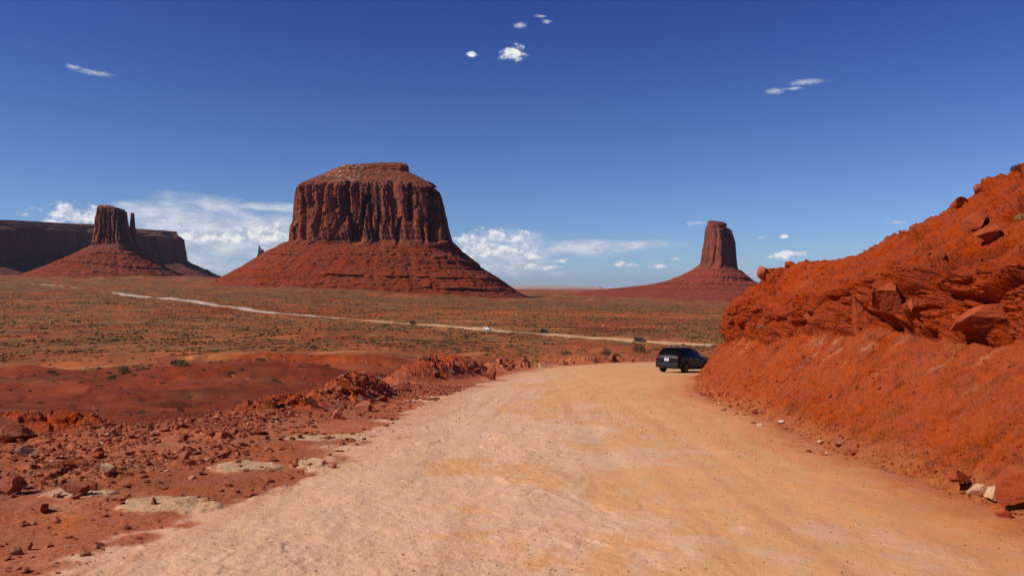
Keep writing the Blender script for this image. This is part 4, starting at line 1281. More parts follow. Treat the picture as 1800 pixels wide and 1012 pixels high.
# toe of the hillside, right
rock_px(1690, 858, 32, 'orange', 'rounded reddish boulder overhanging a black gap at the foot of the hillside', sink=-.15, idx=0, rot=(.1, .1, .2), sc=(1, .8, 1.1))
rock_px(1724, 868, 24, 'pale', 'cream-coloured rock between two reddish boulders at the hillside foot', sink=0.1, idx=1, sc=(1, .8, 1.3))
rock_px(1748, 880, 21, 'pale', 'cracked pinkish-white rock beside the big boulder at the hillside foot', sink=0.1, idx=4, sc=(.8, .8, 1.6))
rock_px(1785, 884, 46, 'orange', 'big faceted brown boulder at the hillside foot by the right border', sink=0.0, idx=3, rot=(.2, -.3, .7), sc=(1, .8, 1.3))
rock_px(1762, 908, 15, 'orange', 'small rounded stone at the base of the big faceted boulder', sink=0.1, idx=6)
rock_px(1475, 782, 12, 'red', 'dark pointed rock at the hillside foot', sink=0.0, idx=5)
rock_px(1442, 780, 7, 'pale', 'small pale pointed rock at the hillside foot', sink=0.0, idx=3)
rock_px(1327, 727, 7, 'orange', 'small flat tan stone lying on the road side near the litter', sink=0.0, idx=2)
rock_px(1297, 712, 6, 'red', 'small dark rock at the far hillside foot', sink=0.0, idx=4)
# on the hillside
rnd = rock_mesh('boulder', 333, M['rock_red'], 4, 8, (1, .95, 1.0), 1.0, True)


def crest_spot(px, row):
    """first ground below a sky pixel"""
    for r_ in range(int(row), int(row) + 60):
        h = hit(px, r_)
        if h: return h[0], r_
    return None, None


p_, _ = crest_spot(1716, 335)
if p_ is not None:
    s_ = 9.0 / F * p_.y
    o = rock(p_.x, p_.y - 0.1, s_, 'red', 'rounded boulder balanced on the hillside skyline', z=p_.z + s_ * 0.45, mesh=rnd, rot=(0, .2, .4), name='boulder')
p_, _ = crest_spot(1340, 462)
if p_ is not None:
    rock(p_.x, p_.y, 10 / F * p_.y, 'orange', 'knob of rock crowning the left end of the hillside', z=p_.z, mesh=rnd, rot=(.3, .2, .4), sc=(1, 1, 1.25), sink=.3, name='boulder')
rock_px(1680, 368, 22, 'orange', 'blocky outcrop rock on the skyline below the balanced boulder', sink=0.1, idx=0, sc=(1, 1, 1.2))
rock_px(1712, 404, 25, 'orange', 'sharp triangular block with a dark underside high on the hillside', sink=-.1, idx=3, rot=(.2, -.5, .5), sc=(1.2, .9, .9))
rock_px(1714, 406, 13, 'orange', 'rounded block tucked under the sharp triangular block', sink=-.1, idx=6, rot=(.2, -.2, .5), sc=(1, .9, 1.3))
rock_px(1735, 425, 25, 'orange', 'overhanging dark-shadowed slab below the sharp triangular block', sink=-.3, idx=2, rot=(.1, -.4, .2), sc=(1.2, .9, 1))
slab = rock_mesh('sandstone_slab', 512, M['rock_orange'], 5, 15, (1, .6, .55))
rock_px(1735, 560, 72, 'orange', 'huge slab of bedrock jutting from the hillside above the scraped bank', sink=0.62, mesh=slab, rot=(-.15, -.12, -.35), sc=(1, .8, .75), name='boulder')
rock_px(1560, 520, 46, 'orange', 'massive smooth-faced block in the rock band of the hillside', sink=0.6, mesh=rock_mesh('boulder', 77, M['rock_orange'], 5, 9, (1, .8, .9)), rot=(.1, -.5, .3), sc=(1, .8, 1), name='boulder')
rock_px(1515, 545, 38, 'orange', 'tall block left of the smooth-faced block in the rock band', sink=0.6, mesh=rock_mesh('boulder', 78, M['rock_orange'], 5, 10, (.8, .7, 1.2)), rot=(.1, .3, .8), sc=(1, .8, .9), name='boulder')
rock_px(1425, 560, 26, 'orange', 'square block in the left part of the rock band', sink=0.5, mesh=rock_mesh('boulder', 79, M['rock_orange'], 4, 10, (1, .7, .7)), rot=(.1, .1, 1.8), name='boulder')
rock_px(1620, 545, 30, 'orange', 'leaning block between the smooth-faced block and the huge slab', sink=0.5, mesh=rock_mesh('boulder', 81, M['rock_orange'], 4, 10, (1, .7, .7)), rot=(.4, .5, .8), name='boulder')

# rubble, individually placed
n_rub = 0
tries = 0
while n_rub < 92 and tries < 4000:
    tries += 1
    y = 5.5 + 20 * random.random() ** 1.1; x = random.uniform(-10, -2.6)
    px_ = 900 + F * x / y
    de_ = float(sdist(np.array([x]), np.array([y]), _LE)[0]); dr_ = float(sdist(np.array([x]), np.array([y]), _LR)[0])
    if px_ < -20 or de_ < -0.8 or dr_ > -1.3: continue
    if y < 8.5 and random.random() < .75: continue
    pt = float(fbm(np.array([x * .45]), np.array([y * .45]), 8.0, 3)[0])
    if random.random() > 0.25 + 1.6 * (pt + .25): continue
    s_ = 0.045 + 0.105 * random.random() ** 2.4
    kind = random.choices(['red', 'grey', 'orange', 'pale'], [5, 3, 1.2, .8])[0]
    rock(x, y, s_, kind, 'jagged stone scattered in the rubble field left of the road', 'stones in the rubble field left of the road', 0.1, sc=(1, 1, random.uniform(.8, 1.4)))
    n_rub += 1
for i in range(24):
    q = random.random(); y = 26 + 62 * q
    i0 = np.interp(y, EDGE[:, 1][1:12], EDGE[:, 0][1:12])
    x = i0 + random.uniform(0.0, 2.0) + (random.random() ** 2) * .8
    rock(x, y, 0.08 + .24 * random.random() ** 2.2, random.choice(['red', 'red', 'orange', 'grey']), 'reddish rock in the row along the far left edge of the road', 'rocks along the far left edge of the road', 0.05, sc=(1, 1, 1.2))
for (pa, pb, ra, rb, cnt) in ((752, 900, 630, 664, 16), (565, 680, 682, 728, 15), (415, 520, 715, 742, 6), (900, 1110, 626, 640, 9)):
    for i in range(cnt):
        rock_px(random.uniform(pa, pb), random.uniform(ra, rb), random.uniform(3.5, 9.5), random.choice(['red', 'orange', 'red', 'grey']), 'angular block of red sandstone lying on the low outcrops left of the road', 'blocks on the low outcrops left of the road', sink=0.05, sc=(1, 1, 1.3))
for i in range(22):
    y = 8 + 26 * random.random(); tx = float(np.interp(y, TOE[:, 1][:9], TOE[:, 0][:9]))
    x = tx - 0.25 + random.uniform(-.35, .35)
    rock(x, y, 0.035 + .08 * random.random() ** 2, random.choice(['orange', 'red', 'pale', 'orange']), 'small stone fallen at the foot of the hillside along the road', 'stones fallen at the hillside foot', 0.1)
k_ = 0
while k_ < 32:
    px_ = random.uniform(1290, 1800); row_ = random.uniform(350, 590)
    h = hit(px_, row_)
    if h is None or h[0].x < 7: k_ += 0.2; continue
    s_ = random.uniform(.04, .13) * (0.5 + random.random())
    rock(h[0].x, h[0].y, s_, 'orange', 'loose orange rock sticking out of the upper hillside', 'loose rocks on the upper hillside', 0.35, z=h[0].z)
    k_ += 1


def merged_rocks(name, pts, sizes, seed, mat, sub=1, label=None, planes=5):
    g = np.random.default_rng(seed)
    lib = [rock_geo(seed + i, sub, planes, (1, .8, .6)) for i in range(6)]
    VV, FF = [], []; off = 0
    n = len(pts); idx = g.integers(0, 6, n)
    for k in range(6):
        sel = np.where(idx == k)[0]
        if not len(sel): continue
        V, Fc = lib[k]
        a = g.uniform(0, 6.28, len(sel)); tl = g.uniform(-.5, .5, len(sel))
        ca, sa = np.cos(a)[:, None], np.sin(a)[:, None]
        z_ = V[None, :, 2] + tl[:, None] * V[None, :, 0]
        P = np.stack([V[None, :, 0] * ca - V[None, :, 1] * sa, V[None, :, 0] * sa + V[None, :, 1] * ca, z_], -1) * sizes[sel][:, None, None]
        P = P + pts[sel][:, None, :]
        P[..., 2] += 0.12 * sizes[sel][:, None]
        VV.append(P.reshape(-1, 3)); FF.append((Fc[None] + (np.arange(len(sel)) * len(V))[:, None, None] + off).reshape(-1, 3)); off += len(sel) * len(V)
    o = link(name, make_mesh(name, np.vstack(VV), np.vstack(FF), False, None, [mat]))
    tag(o, label, 'gravel', kind='stuff')
    return o


# gravel of the shoulder and the road
g_ = np.random.default_rng(3)
N_ = 60000
yy = 4.3 + 30 * g_.random(N_) ** 1.7; xx = g_.uniform(-11, 0.5, N_) * 1.0
pxx = 900 + F * xx / yy
dr_ = sdist(xx, yy, _LR); de_ = sdist(xx, yy, _LE)
pt = fbm(xx * .45, yy * .45, 8.0, 3); pt2 = fbm(xx * 1.7, yy * 1.7, 18.0, 3)
outer = ss(-0.6, -3.2, dr_ + .8 * pt2) * ss(5.6, 8.2, yy + .35 * np.abs(xx + 3.5)) + .20 + ss(22, 30, yy)
keep = (pxx > -40) & (de_ > -2.5) & (dr_ < 0.2) & (g_.random(N_) < (0.34 + 1.4 * (pt + .1) + .6 * pt2) * outer)
xx, yy = xx[keep], yy[keep]
zz = height(xx, yy)
sz = 0.008 + 0.050 * g_.random(len(xx)) ** 3.6
sz *= np.clip(yy / 9, 0.8, 1.7)
merged_rocks('gravel', np.stack([xx, yy, zz], 1), sz, 40, M['rock_red'], 1, 'fine red and brown rubble strewn over the shoulder left of the road')
sel = g_.random(len(xx)) < .10
merged_rocks('gravel', np.stack([xx[sel] + .05, yy[sel] + .03, zz[sel]], 1), sz[sel] * .8, 41, M['rock_pale'], 1, 'pale chips of stone strewn through the red rubble')
N_ = 16000
yy = 4.4 + 30 * g_.random(N_) ** 1.6; xx = g_.uniform(-4, 5.4, N_)
dr_ = sdist(xx, yy, _LR); dt_ = sdist(xx, yy, _LT)
keep = (dr_ > -.2) & (dt_ < -0.05) & (g_.random(N_) < .30 + 1.2 * np.maximum(0, fbm(xx * .6, yy * .4, 28.0, 3)) + .8 * ss(-1.0, 0, dt_))
xx, yy = xx[keep], yy[keep]
merged_rocks('gravel', np.stack([xx, yy, height(xx, yy)], 1), (0.0035 + 0.011 * g_.random(len(xx)) ** 3) * np.clip(yy / 10, .8, 1.6), 42, M['rock_grey'], 1, 'tiny dark pebbles on the pale road surface')
# crumbs on the hillside
def bank_crumbs():
    me = bank.data
    n = len(me.vertices); co = np.empty(n * 3, np.float32); me.vertices.foreach_get('co', co); co = co.reshape(-1, 3)
    k = g_.integers(0, n, 60000); p = co[k]
    px = 900 + F * p[:, 0] / np.maximum(p[:, 1], .1)
    hh = p[:, 2] - (CAMZ - road_D(p[:, 1]))
    dn = fbm(p[:, 0] * 1.1, p[:, 1] * 1.1, p[:, 2] * 1.1, 3)
    keep = (p[:, 1] > 6) & (px < 1840) & (hh > -.02) & (g_.random(len(p)) < 0.13 + .6 * dn + .6 * (hh < .3))
    p = p[keep]
    merged_rocks('gravel', p, (0.007 + 0.040 * g_.random(len(p)) ** 3.4) * np.clip(p[:, 1] / 14, .8, 1.8), 43, M['rock_orange'], 1, 'crumbs of orange stone lying on the hillside')


bank_crumbs()

# ------------------------------------------------------------------ shrubs
def leaf_cloud(seed, n, size, r=1.0, h=0.7, spread=0.35, up=0.5):
    g = np.random.default_rng(seed)
    d = g.normal(size=(n, 3)); d[:, 2] = np.abs(d[:, 2]); d /= np.linalg.norm(d, axis=1)[:, None]
    rad = g.uniform(0.35, 1.0, n) ** 0.6 * (1 + 0.3 * fbm(d[:, 0] * 2 + seed, d[:, 1] * 2, d[:, 2] * 2, 2))
    P = d * rad[:, None] * np.array([r, r, h])
    t = g.normal(size=(n, 3)); t[:, 2] += up; t /= np.linalg.norm(t, axis=1)[:, None]
    b = np.cross(t, g.normal(size=(n, 3))); b /= np.linalg.norm(b, axis=1)[:, None]
    s = size * g.uniform(.6, 1.4, n)[:, None]
    A = P - t * s; B = P + t * s + b * s * .15; C1 = P + b * s * spread; D1 = P - b * s * spread
    V = np.stack([A, C1, B, D1], 1).reshape(-1, 3)
    Fc = np.arange(n * 4).reshape(-1, 4)
    return V, Fc


def stem_geo(seed, n=9, r=.8, h=.6, th=.02):
    g = np.random.default_rng(seed); VV, FF = [], []
    for i in range(n):
        a = g.uniform(0, 6.28); k = g.uniform(.2, .9)
        p0 = np.array([0, 0, -.05]); p1 = np.array([math.cos(a) * r * k * .5, math.sin(a) * r * k * .5, h * .5]); p2 = np.array([math.cos(a) * r * k, math.sin(a) * r * k, h * g.uniform(.7, 1)])
        for (q0, q1, t0, t1) in ((p0, p1, th, th * .7), (p1, p2, th * .7, th * .25)):
            o = len(VV) and sum(len(v) for v in VV) or 0
            ring = np.array([[math.cos(j * 2.094), math.sin(j * 2.094), 0] for j in range(3)])
            VV.append(np.vstack([q0 + ring * t0, q1 + ring * t1]))
            FF += [[o + j, o + (j + 1) % 3, o + 3 + (j + 1) % 3, o + 3 + j] for j in range(3)]
    return np.vstack(VV), np.array(FF)


def shrub_meshes(seed, mat, n, size, h=.7, spread=.35, up=.5):
    V, Fc = leaf_cloud(seed, n, size, 1, h, spread, up)
    a = make_mesh('foliage', V, Fc, False, None, [mat])
    V, Fc = stem_geo(seed, 9, .8, h * .8, .025)
    b = make_mesh('stem', V, Fc, False, None, [M['twig']])
    return a, b


SH = {'sage': [shrub_meshes(300 + i, M['sage'], 340, .11, .55 + .1 * i) for i in range(3)],
      'green': [shrub_meshes(320 + i, M['green'], 700, .085, .85) for i in range(2)],
      'dry': [shrub_meshes(340 + i, M['dry'], 900, .11, 1.15, .22, 1.0) for i in range(2)],
      'straw': [shrub_meshes(360 + i, M['straw'], 420, .16, .8, .08, 1.6) for i in range(2)]}


def bush(x, y, z, s, kind, label, group=None, name='shrub', cat='shrub', rz=None, parts=True, sz=1.0):
    fm, sm = SH[kind][random.randrange(len(SH[kind]))]
    rz = random.uniform(0, 6.28) if rz is None else rz
    if not parts:
        o = link(name, fm, loc=(x, y, z)); o.rotation_euler.z = rz; o.scale = (s, s, s * sz)
        return tag(o, label, cat, group)
    e = empty(name, (x, y, z), rz, label, cat, group)
    e.scale = (s, s, s * sz)
    link('foliage', fm, e); link('stem', sm, e)
    return e


def bush_px(px, row, half, kind, label, **kw):
    h = hit(px, row)
    if h is None: return
    p = h[0]
    return bush(p.x, p.y, p.z, half / F * p.y, kind, label, **kw)


bush_px(1123, 618, 12, 'dry', 'tall brown dry bush left of the black car, partly hiding a dark car', sz=1.1)
bush_px(1066, 624, 9, 'dry', 'brown dry bush at the road edge, second to the left of the black car', sz=1.3)
bush_px(1084, 626, 8, 'dry', 'low brown bush between the two taller dry bushes', sz=.6)
bush_px(996, 622, 10, 'sage', 'low olive shrub among the rocks at the far edge of the road', sz=.9)
bush_px(319, 643, 14, 'green', 'bright green bush right of the tan-topped boulder', sz=1.1)
bush_px(218, 655, 11, 'green', 'upright grey-green bush on the lower flat', sz=1.5)
bush_px(202, 664, 12, 'sage', 'dark low bush in front of the upright grey-green one', sz=.8)
bush_px(90, 655, 9, 'sage', 'round grey-green shrub near the left end of the dirt track', sz=.8)
bush_px(547, 709, 13, 'sage', 'olive shrub just left of the rubble mound', sz=.8)
bush_px(472, 707, 9, 'sage', 'flat shrub in the hollow left of the rubble mound', sz=.6)
bush_px(748, 632, 9, 'sage', 'dark green bush behind the left end of the red outcrop', sz=1.2)
bush_px(793, 655, 7, 'straw', 'pale straw tuft growing on the red outcrop at the road edge', sz=1.2)
bush_px(1338, 577, 9, 'straw', 'pale yellow tuft of grass on the rock band at the left end of the hillside')
bush_px(1797, 385, 14, 'straw', 'yellow-green grass tuft on the hillside at the right border')
p_, _ = crest_spot(1784, 300)
if p_ is not None: bush(p_.x, p_.y, p_.z, 9 / F * p_.y, 'dry', 'reddish dry tuft on the hillside skyline at the right border', sz=1.0)
bush_px(1258, 609, 8, 'sage', 'dark olive shrub on the plain against the left end of the hillside', sz=.8)
bush_px(265, 757, 6, 'dry', 'thin dry grass tuft on the brink of the drop-off', sz=2.0)
bush_px(1239, 633, 9, 'dry', 'low brown bush just beyond the front of the black car', sz=.7)

# scattered brush over the plain
g2_ = np.random.default_rng(21)


def scatter(n, y0, y1, pw, dens, seed):
    g = np.random.default_rng(seed)
    y = (y0 ** pw + (y1 ** pw - y0 ** pw) * g.random(n)) ** (1 / pw)
    px = g.uniform(-60, 1320, n)
    x = (px - 900) / F * y
    d1 = fbm(x / 60, y / 45, 12.0, 4); d2 = fbm(x / 14, y / 14, 5.0, 3)
    k = g.random(n) < dens(x, y, px, d1, d2)
    return x[k], y[k], px[k]


lf_ = catmull(FARROAD, 6); tk_ = catmull(TRACK, 4)


def clear(x, y):
    return (np.abs(sdist(x, y, lf_)) > 6.0) & (np.abs(sdist(x, y, tk_)) > 3.6) & (np.where(np.hypot(x, y) < 130, sdist(x, y, _LE), -50) < -4)


def dens_plain(x, y, px, d1, d2):
    st = np.exp(-(((y - 640) / 50) ** 2)) * (px > 700)
    q = 0.42 + 1.7 * d1 + 1.3 * d2 - 0.35 * ss(240, 200, y) - st * .5 - ss(620, 1100, y) * .35
    return np.clip(q, 0.04, 1)


sx, sy, spx = scatter(76000, 204, 1100, 1.25, dens_plain, 5)
k = clear(sx, sy); sx, sy, spx = sx[k], sy[k], spx[k]
s_all = np.clip(0.22 + 0.55 * g2_.random(len(sx)) ** 2.6, .2, 1.0) * (1 + ss(450, 900, sy) * 0.25)
bx_, by_, bpx_ = scatter(2200, 30, 204, 1.3, lambda x, y, px, a, b: np.clip(.30 + .9 * a + .7 * b, .03, 1), 9)
k = clear(bx_, by_) & (bpx_ < 780); bx_, by_ = bx_[k], by_[k]
bs_ = np.clip(.18 + .38 * g2_.random(len(bx_)) ** 2, .15, .8) * np.clip(by_ / 110, .5, 1.25)
X_ = np.concatenate([sx, bx_]); Y_ = np.concatenate([sy, by_]); S_ = np.concatenate([s_all, bs_])
Z_ = height(X_, Y_)
app = S_ / Y_ + np.where(Y_ < 204, 1.0, 0) * 0
order = np.argsort(-app)
top = order[:270]; rest = order[270:]
for i in top:
    bench_ = Y_[i] < 198
    lab, grp = (('low olive shrub dotted over the red slope below the road', 'low shrubs on the red slope below the road') if bench_ else
                ('grey-green sagebrush clump on the open plain beyond the dirt track', 'sagebrush clumps on the open plain'))
    bush(X_[i], Y_[i], Z_[i] - .03, S_[i], 'sage' if random.random() < .9 else ('green' if not bench_ else 'dry'), lab, grp, parts=False, sz=random.uniform(.7, 1.1))


def merged_brush(idx, name, label, nleaf, size, mat, seed):
    VV, FF = [], []; off = 0
    g = np.random.default_rng(seed); lib = [leaf_cloud(seed + i, nleaf, size, 1, .7, .55, .4) for i in range(5)]
    pick = g.integers(0, 5, len(idx))
    for k in range(5):
        s = idx[pick == k]
        if not len(s): continue
        V, Fc = lib[k]; a = g.uniform(0, 6.28, len(s)); ca, sa = np.cos(a)[:, None], np.sin(a)[:, None]
        P = np.stack([V[None, :, 0] * ca - V[None, :, 1] * sa, V[None, :, 0] * sa + V[None, :, 1] * ca, V[None, :, 2] * g.uniform(.7, 1.2, len(s))[:, None]], -1) * S_[s][:, None, None]
        P += np.stack([X_[s], Y_[s], Z_[s]], 1)[:, None, :]
        VV.append(P.reshape(-1, 3)); FF.append((Fc[None] + (np.arange(len(s)) * len(V))[:, None, None] + off).reshape(-1, 4)); off += len(s) * len(V)
    o = link(name, make_mesh(name, np.vstack(VV), np.vstack(FF), False, None, [mat]))
    tag(o, label, 'brush', kind='stuff')


mk = Y_[rest] < 360
merged_brush(rest[mk], 'brush', 'low grey-green sagebrush covering the nearer plain', 46, .30, M['sage'], 61)
far_i = rest[~mk]
merged_brush(far_i[::2], 'brush', 'low grey-green sagebrush covering the farther plain', 20, .42, M['sage'], 62)
merged_brush(far_i[1::2], 'brush', 'olive brush covering the farther plain', 20, .42, M['green'], 63)
# white stones on the flat
k_ = 0
for px_, row_ in ((640, 620), (724, 615), (742, 616), (500, 634), (470, 634), (447, 634), (430, 636), (24, 594), (48, 596), (4, 612), (1060, 573), (1170, 578), (1150, 574), (1195, 576), (908, 554), (590, 621)):
    rock_px(px_, row_, 2.6, 'pale', 'whitish boulder lying alone on the distant flat', 'whitish boulders on the distant flat', sink=0.0, sc=(1, 1, 1.2))

# ------------------------------------------------------------------ cars
def body_section(x, L):
    """SUV side profile: returns z_bottom, z_belt, z_roof, half widths (low, belt, roof) at x from rear (0) to nose (1)"""
    pass


def loft(rings, closed_ends=True):
    n = len(rings[0]); V = np.vstack(rings); FF = []
    for i in range(len(rings) - 1):
        for j in range(n):
            a = i * n + j; b = i * n + (j + 1) % n
            FF.append([a, b, b + n, a + n])
    return V, FF


def mesh_obj(name, V, Fc, mats, parent, smooth=True, subd=0, bools=(), auto=None):
    me = bpy.data.meshes.new(name)
    me.from_pydata([tuple(v) for v in V], [], [tuple(f) for f in Fc])
    bm = bmesh.new(); bm.from_mesh(me); bmesh.ops.recalc_face_normals(bm, faces=bm.faces[:]); bm.to_mesh(me); bm.free()
    for m in mats: me.materials.append(m)
    o = link(name, me, parent)
    if subd or bools:
        if subd:
            md = o.modifiers.new('s', 'SUBSURF'); md.levels = subd; md.render_levels = subd
        for b in bools:
            md = o.modifiers.new('b', 'BOOLEAN'); md.object = b; md.operation = 'DIFFERENCE'; md.solver = 'EXACT'
        C.view_layer.update()
        ev = o.evaluated_get(C.evaluated_depsgraph_get())
        me2 = bpy.data.meshes.new_from_object(ev)
        o.modifiers.clear(); o.data = me2; me = me2
        for m in mats:
            if m.name not in [q.name for q in me.materials if q]: me.materials.append(m)
    me.polygons.foreach_set('use_smooth', np.full(len(me.polygons), smooth, bool))
    if smooth:
        try: me.set_sharp_from_angle(angle=R(32))
        except Exception: pass
    return o


def cyl(cx, cy, cz, r, w, n=32, axis='Y', r2=None, bevel=0.0):
    VV = []; FF = []
    prof = [(-w / 2, r - bevel), (-w / 2 + bevel, r), (w / 2 - bevel, r), (w / 2, r - bevel)] if bevel else [(-w / 2, r), (w / 2, r)]
    for (o_, rr) in prof:
        for j in range(n):
            a = 2 * math.pi * j / n
            VV.append((cx + rr * math.cos(a), cy + o_, cz + rr * math.sin(a)))
    k = len(prof)
    for i in range(k - 1):
        for j in range(n):
            FF.append((i * n + j, i * n + (j + 1) % n, (i + 1) * n + (j + 1) % n, (i + 1) * n + j))
    FF.append(tuple(range(n))[::-1]); FF.append(tuple((k - 1) * n + j for j in range(n)))
    return VV, FF


# stations along an SUV: x from rear bumper (0) to nose (4.6): bottom z, hip z, belt z, top z, half widths hip / belt / top
ST = [(0.00, .48, .70, .92, .96, .74, .74, .70),
      (0.05, .34, .66, 1.00, 1.06, .86, .84, .76),
      (0.22, .28, .66, 1.06, 1.36, .91, .89, .66),
      (0.42, .27, .66, 1.08, 1.58, .92, .90, .57),
      (0.75, .26, .66, 1.07, 1.645, .925, .905, .59),
      (1.40, .25, .65, 1.03, 1.69, .925, .905, .64),
      (2.10, .25, .64, 1.01, 1.68, .92, .90, .64),
      (2.60, .25, .63, .99, 1.56, .92, .90, .60),
      (3.00, .25, .63, .98, 1.42, .92, .89, .60),
      (3.38, .25, .63, .97, 1.12, .92, .88, .62),
      (3.60, .25, .63, .95, 1.03, .92, .87, .66),
      (4.20, .27, .62, .88, .95, .90, .82, .62),
      (4.52, .32, .60, .78, .84, .82, .74, .58),
      (4.60, .42, .58, .70, .72, .70, .66, .56)]


def st_at(x):
    a = np.array(ST)
    return [float(np.interp(x, a[:, 0], a[:, i])) for i in range(1, 8)]


def ring(x):
    zb, zh, zl, zt, wh, wl, wt = st_at(x)
    half = [(0, zb), (wh * .80, zb), (wh * .97, zb + .06), (wh, zh), (wh * .995, zh + (zl - zh) * .6), (wl, zl), (lerp(wl, wt, .55), lerp(zl, zt, .60)), (wt, zt - .035), (wt * .82, zt), (0, zt + .015)]
    R_ = [(x, a, b) for a, b in half] + [(x, -a, b) for a, b in half[-2:0:-1]]
    return np.array(R_)


def side_pt(x, f, out=0.006, side=-1):
    """point on the glasshouse side, f from belt (0) to roof (1)"""
    zb, zh, zl, zt, wh, wl, wt = st_at(x)
    if f < .6 / 1: 
        g = f / .62; y = lerp(wl, lerp(wl, wt, .55), min(g, 1)); z = lerp(zl, lerp(zl, zt, .60), min(g, 1))
    else:
        g = (f - .62) / .38; y = lerp(lerp(wl, wt, .55), wt, max(0, g)); z = lerp(lerp(zl, zt, .60), zt - .035, max(0, g))
    return (x, side * (y + out), z)


def make_car(label, group, paint, detail=True, name='parked_car', plate=True, low=False):
    e = empty(name, (0, 0, 0), 0, label, 'car', group)
    xs = [s[0] for s in ST]
    rings = [ring(x) for x in xs]
    V, FF = loft(rings)
    n = len(rings[0])
    FF.append(list(range(n))); FF.append([(len(rings) - 1) * n + j for j in range(n)][::-1])
    cutters = []
    for x in (0.92, 3.68):
        for s in (-1, 1):
            cv, cf = cyl(x, s * .86, .36, .41, .46)
            co = mesh_obj('cutter', cv, cf, [], None, False); cutters.append(co)
    body = mesh_obj('body', V, FF, [paint], e, True, 2, cutters)
    for c_ in cutters: bpy.data.objects.remove(c_)
    # glass
    def patch(nm, xs_top, xs_bot, side, f0=.06, f1=.86, k=6):
        VV = []; F2 = []
        for i in range(k + 1):
            for j in range(3):
                f = lerp(f0, f1, j / 2); xx_ = lerp(lerp(xs_bot[0], xs_top[0], j / 2), lerp(xs_bot[1], xs_top[1], j / 2), i / k)
                VV.append(side_pt(xx_, f, .003, side))
        for i in range(k):
            for j in range(2):
                a = i * 3 + j; F2.append((a, a + 1, a + 4, a + 3))
        return mesh_obj(nm, VV, F2, [M['glass']], e, True)
    for s in (-1, 1):
        patch('side_window', (.62, .98), (.52, 1.05), s, .12, .80, 3)
        patch('side_window', (1.06, 1.82), (1.12, 1.90), s)
        patch('side_window', (1.92, 2.66), (1.98, 3.02), s)
    # rear window and windscreen: strips across the car
    def cross(nm, xa, xb, wa, wb, up=0.006, k=8, rear=True):
        VV = []; F2 = []
        for i in range(k + 1):
            t = lerp(-1, 1, i / k)
            for j in range(3):
                f = j / 2; x = lerp(xa, xb, f)
                zb, zh, zl, zt, wh, wl, wt = st_at(x)
                y = t * lerp(wa, wb, f); z = zt + .012 - .02 * t * t
                VV.append((x - (.02 if rear else -.02), y, z + up))
        for i in range(k):
            for j in range(2):
                a = i * 3 + j; F2.append((a, a + 1, a + 4, a + 3))
        return mesh_obj(nm, VV, F2, [M['glass']], e, True)
    cross('rear_window', .10, .40, .70, .56)
    cross('windscreen', 3.30, 2.70, .62, .58, rear=False)
    # wheels
    for x in (0.92, 3.68):
        for s in (-1, 1):
            cv, cf = cyl(0, 0, 0, .36, .24, 28, bevel=.035)
            w = mesh_obj('wheel', cv, cf, [M['rubber']], e, True); w.location = (x, s * .80, .36)
            VV, F2 = [], []
            cv, cf = cyl(0, s * .115, 0, .245, .03, 24); VV += cv; F2 += cf
            for q in range(5):
                a = q * 2 * math.pi / 5; o_ = len(VV)
                ca, sa = math.cos(a), math.sin(a); tx, tz = -sa * .03, ca * .03
                for rr in (.05, .235):
                    for sg in (-1, 1):
                        for dy in (.12, .145):
                            VV.append((ca * rr + tx * sg, s * dy, sa * rr + tz * sg))
                F2 += [(o_, o_ + 1, o_ + 3, o_ + 2), (o_ + 4, o_ + 6, o_ + 7, o_ + 5), (o_, o_ + 4, o_ + 5, o_ + 1), (o_ + 2, o_ + 3, o_ + 7, o_ + 6), (o_ + 1, o_ + 5, o_ + 7, o_ + 3), (o_, o_ + 2, o_ + 6, o_ + 4)]
            mesh_obj('rim', VV, F2, [M['rim']], w, False)
            # arch trim
            VV, F2 = [], []
            for q in range(15):
                a = math.pi * q / 14
                for rr in (.405, .455):
                    for dy in (.0, .022):
                        VV.append((x + rr * math.cos(a), s * (.905 + dy), .36 + rr * math.sin(a)))
            for q in range(14):
                o_ = q * 4
                F2 += [(o_, o_ + 1, o_ + 5, o_ + 4), (o_ + 1, o_ + 3, o_ + 7, o_ + 5), (o_ + 3, o_ + 2, o_ + 6, o_ + 7), (o_ + 2, o_, o_ + 4, o_ + 6)]
            mesh_obj('arch_trim', VV, F2, [M['plastic']], e, False)

    def bx(nm, c, d, mat, parent=e, bev=.01, rot=None):
        bm = bmesh.new(); bmesh.ops.create_cube(bm, size=1)
        for v in bm.verts: v.co = Vector((v.co.x * d[0], v.co.y * d[1], v.co.z * d[2]))
        if bev: bmesh.ops.bevel(bm, geom=bm.edges[:], offset=bev, segments=2, profile=.6, affect='EDGES')
        me = bpy.data.meshes.new(nm); bm.to_mesh(me); bm.free(); me.materials.append(mat)
        o = link(nm, me, parent, c)
        if rot: o.rotation_euler = rot
        return o
    bx('rear_bumper', (.06, 0, .50), (.18, 1.66, .30), M['plastic'], bev=.05)
    bx('front_bumper', (4.56, 0, .46), (.14, 1.45, .26), M['plastic'], bev=.04)
    bx('sill', (2.3, -.90, .30), (2.1, .06, .10), M['plastic'], bev=.02)
    bx('sill', (2.3, .90, .30), (2.1, .06, .10), M['plastic'], bev=.02)
    for s in (-1, 1):
        bx('tail_light', (.075, s * .70, .98), (.16, .26, .07), M['tail'], bev=.02)
        bx('headlight', (4.40, s * .68, .80), (.24, .28, .09), M['head'], bev=.02)
        mi = bx('side_mirror', (2.92, s * 1.00, 1.06), (.10, .20, .14), paint, bev=.03)
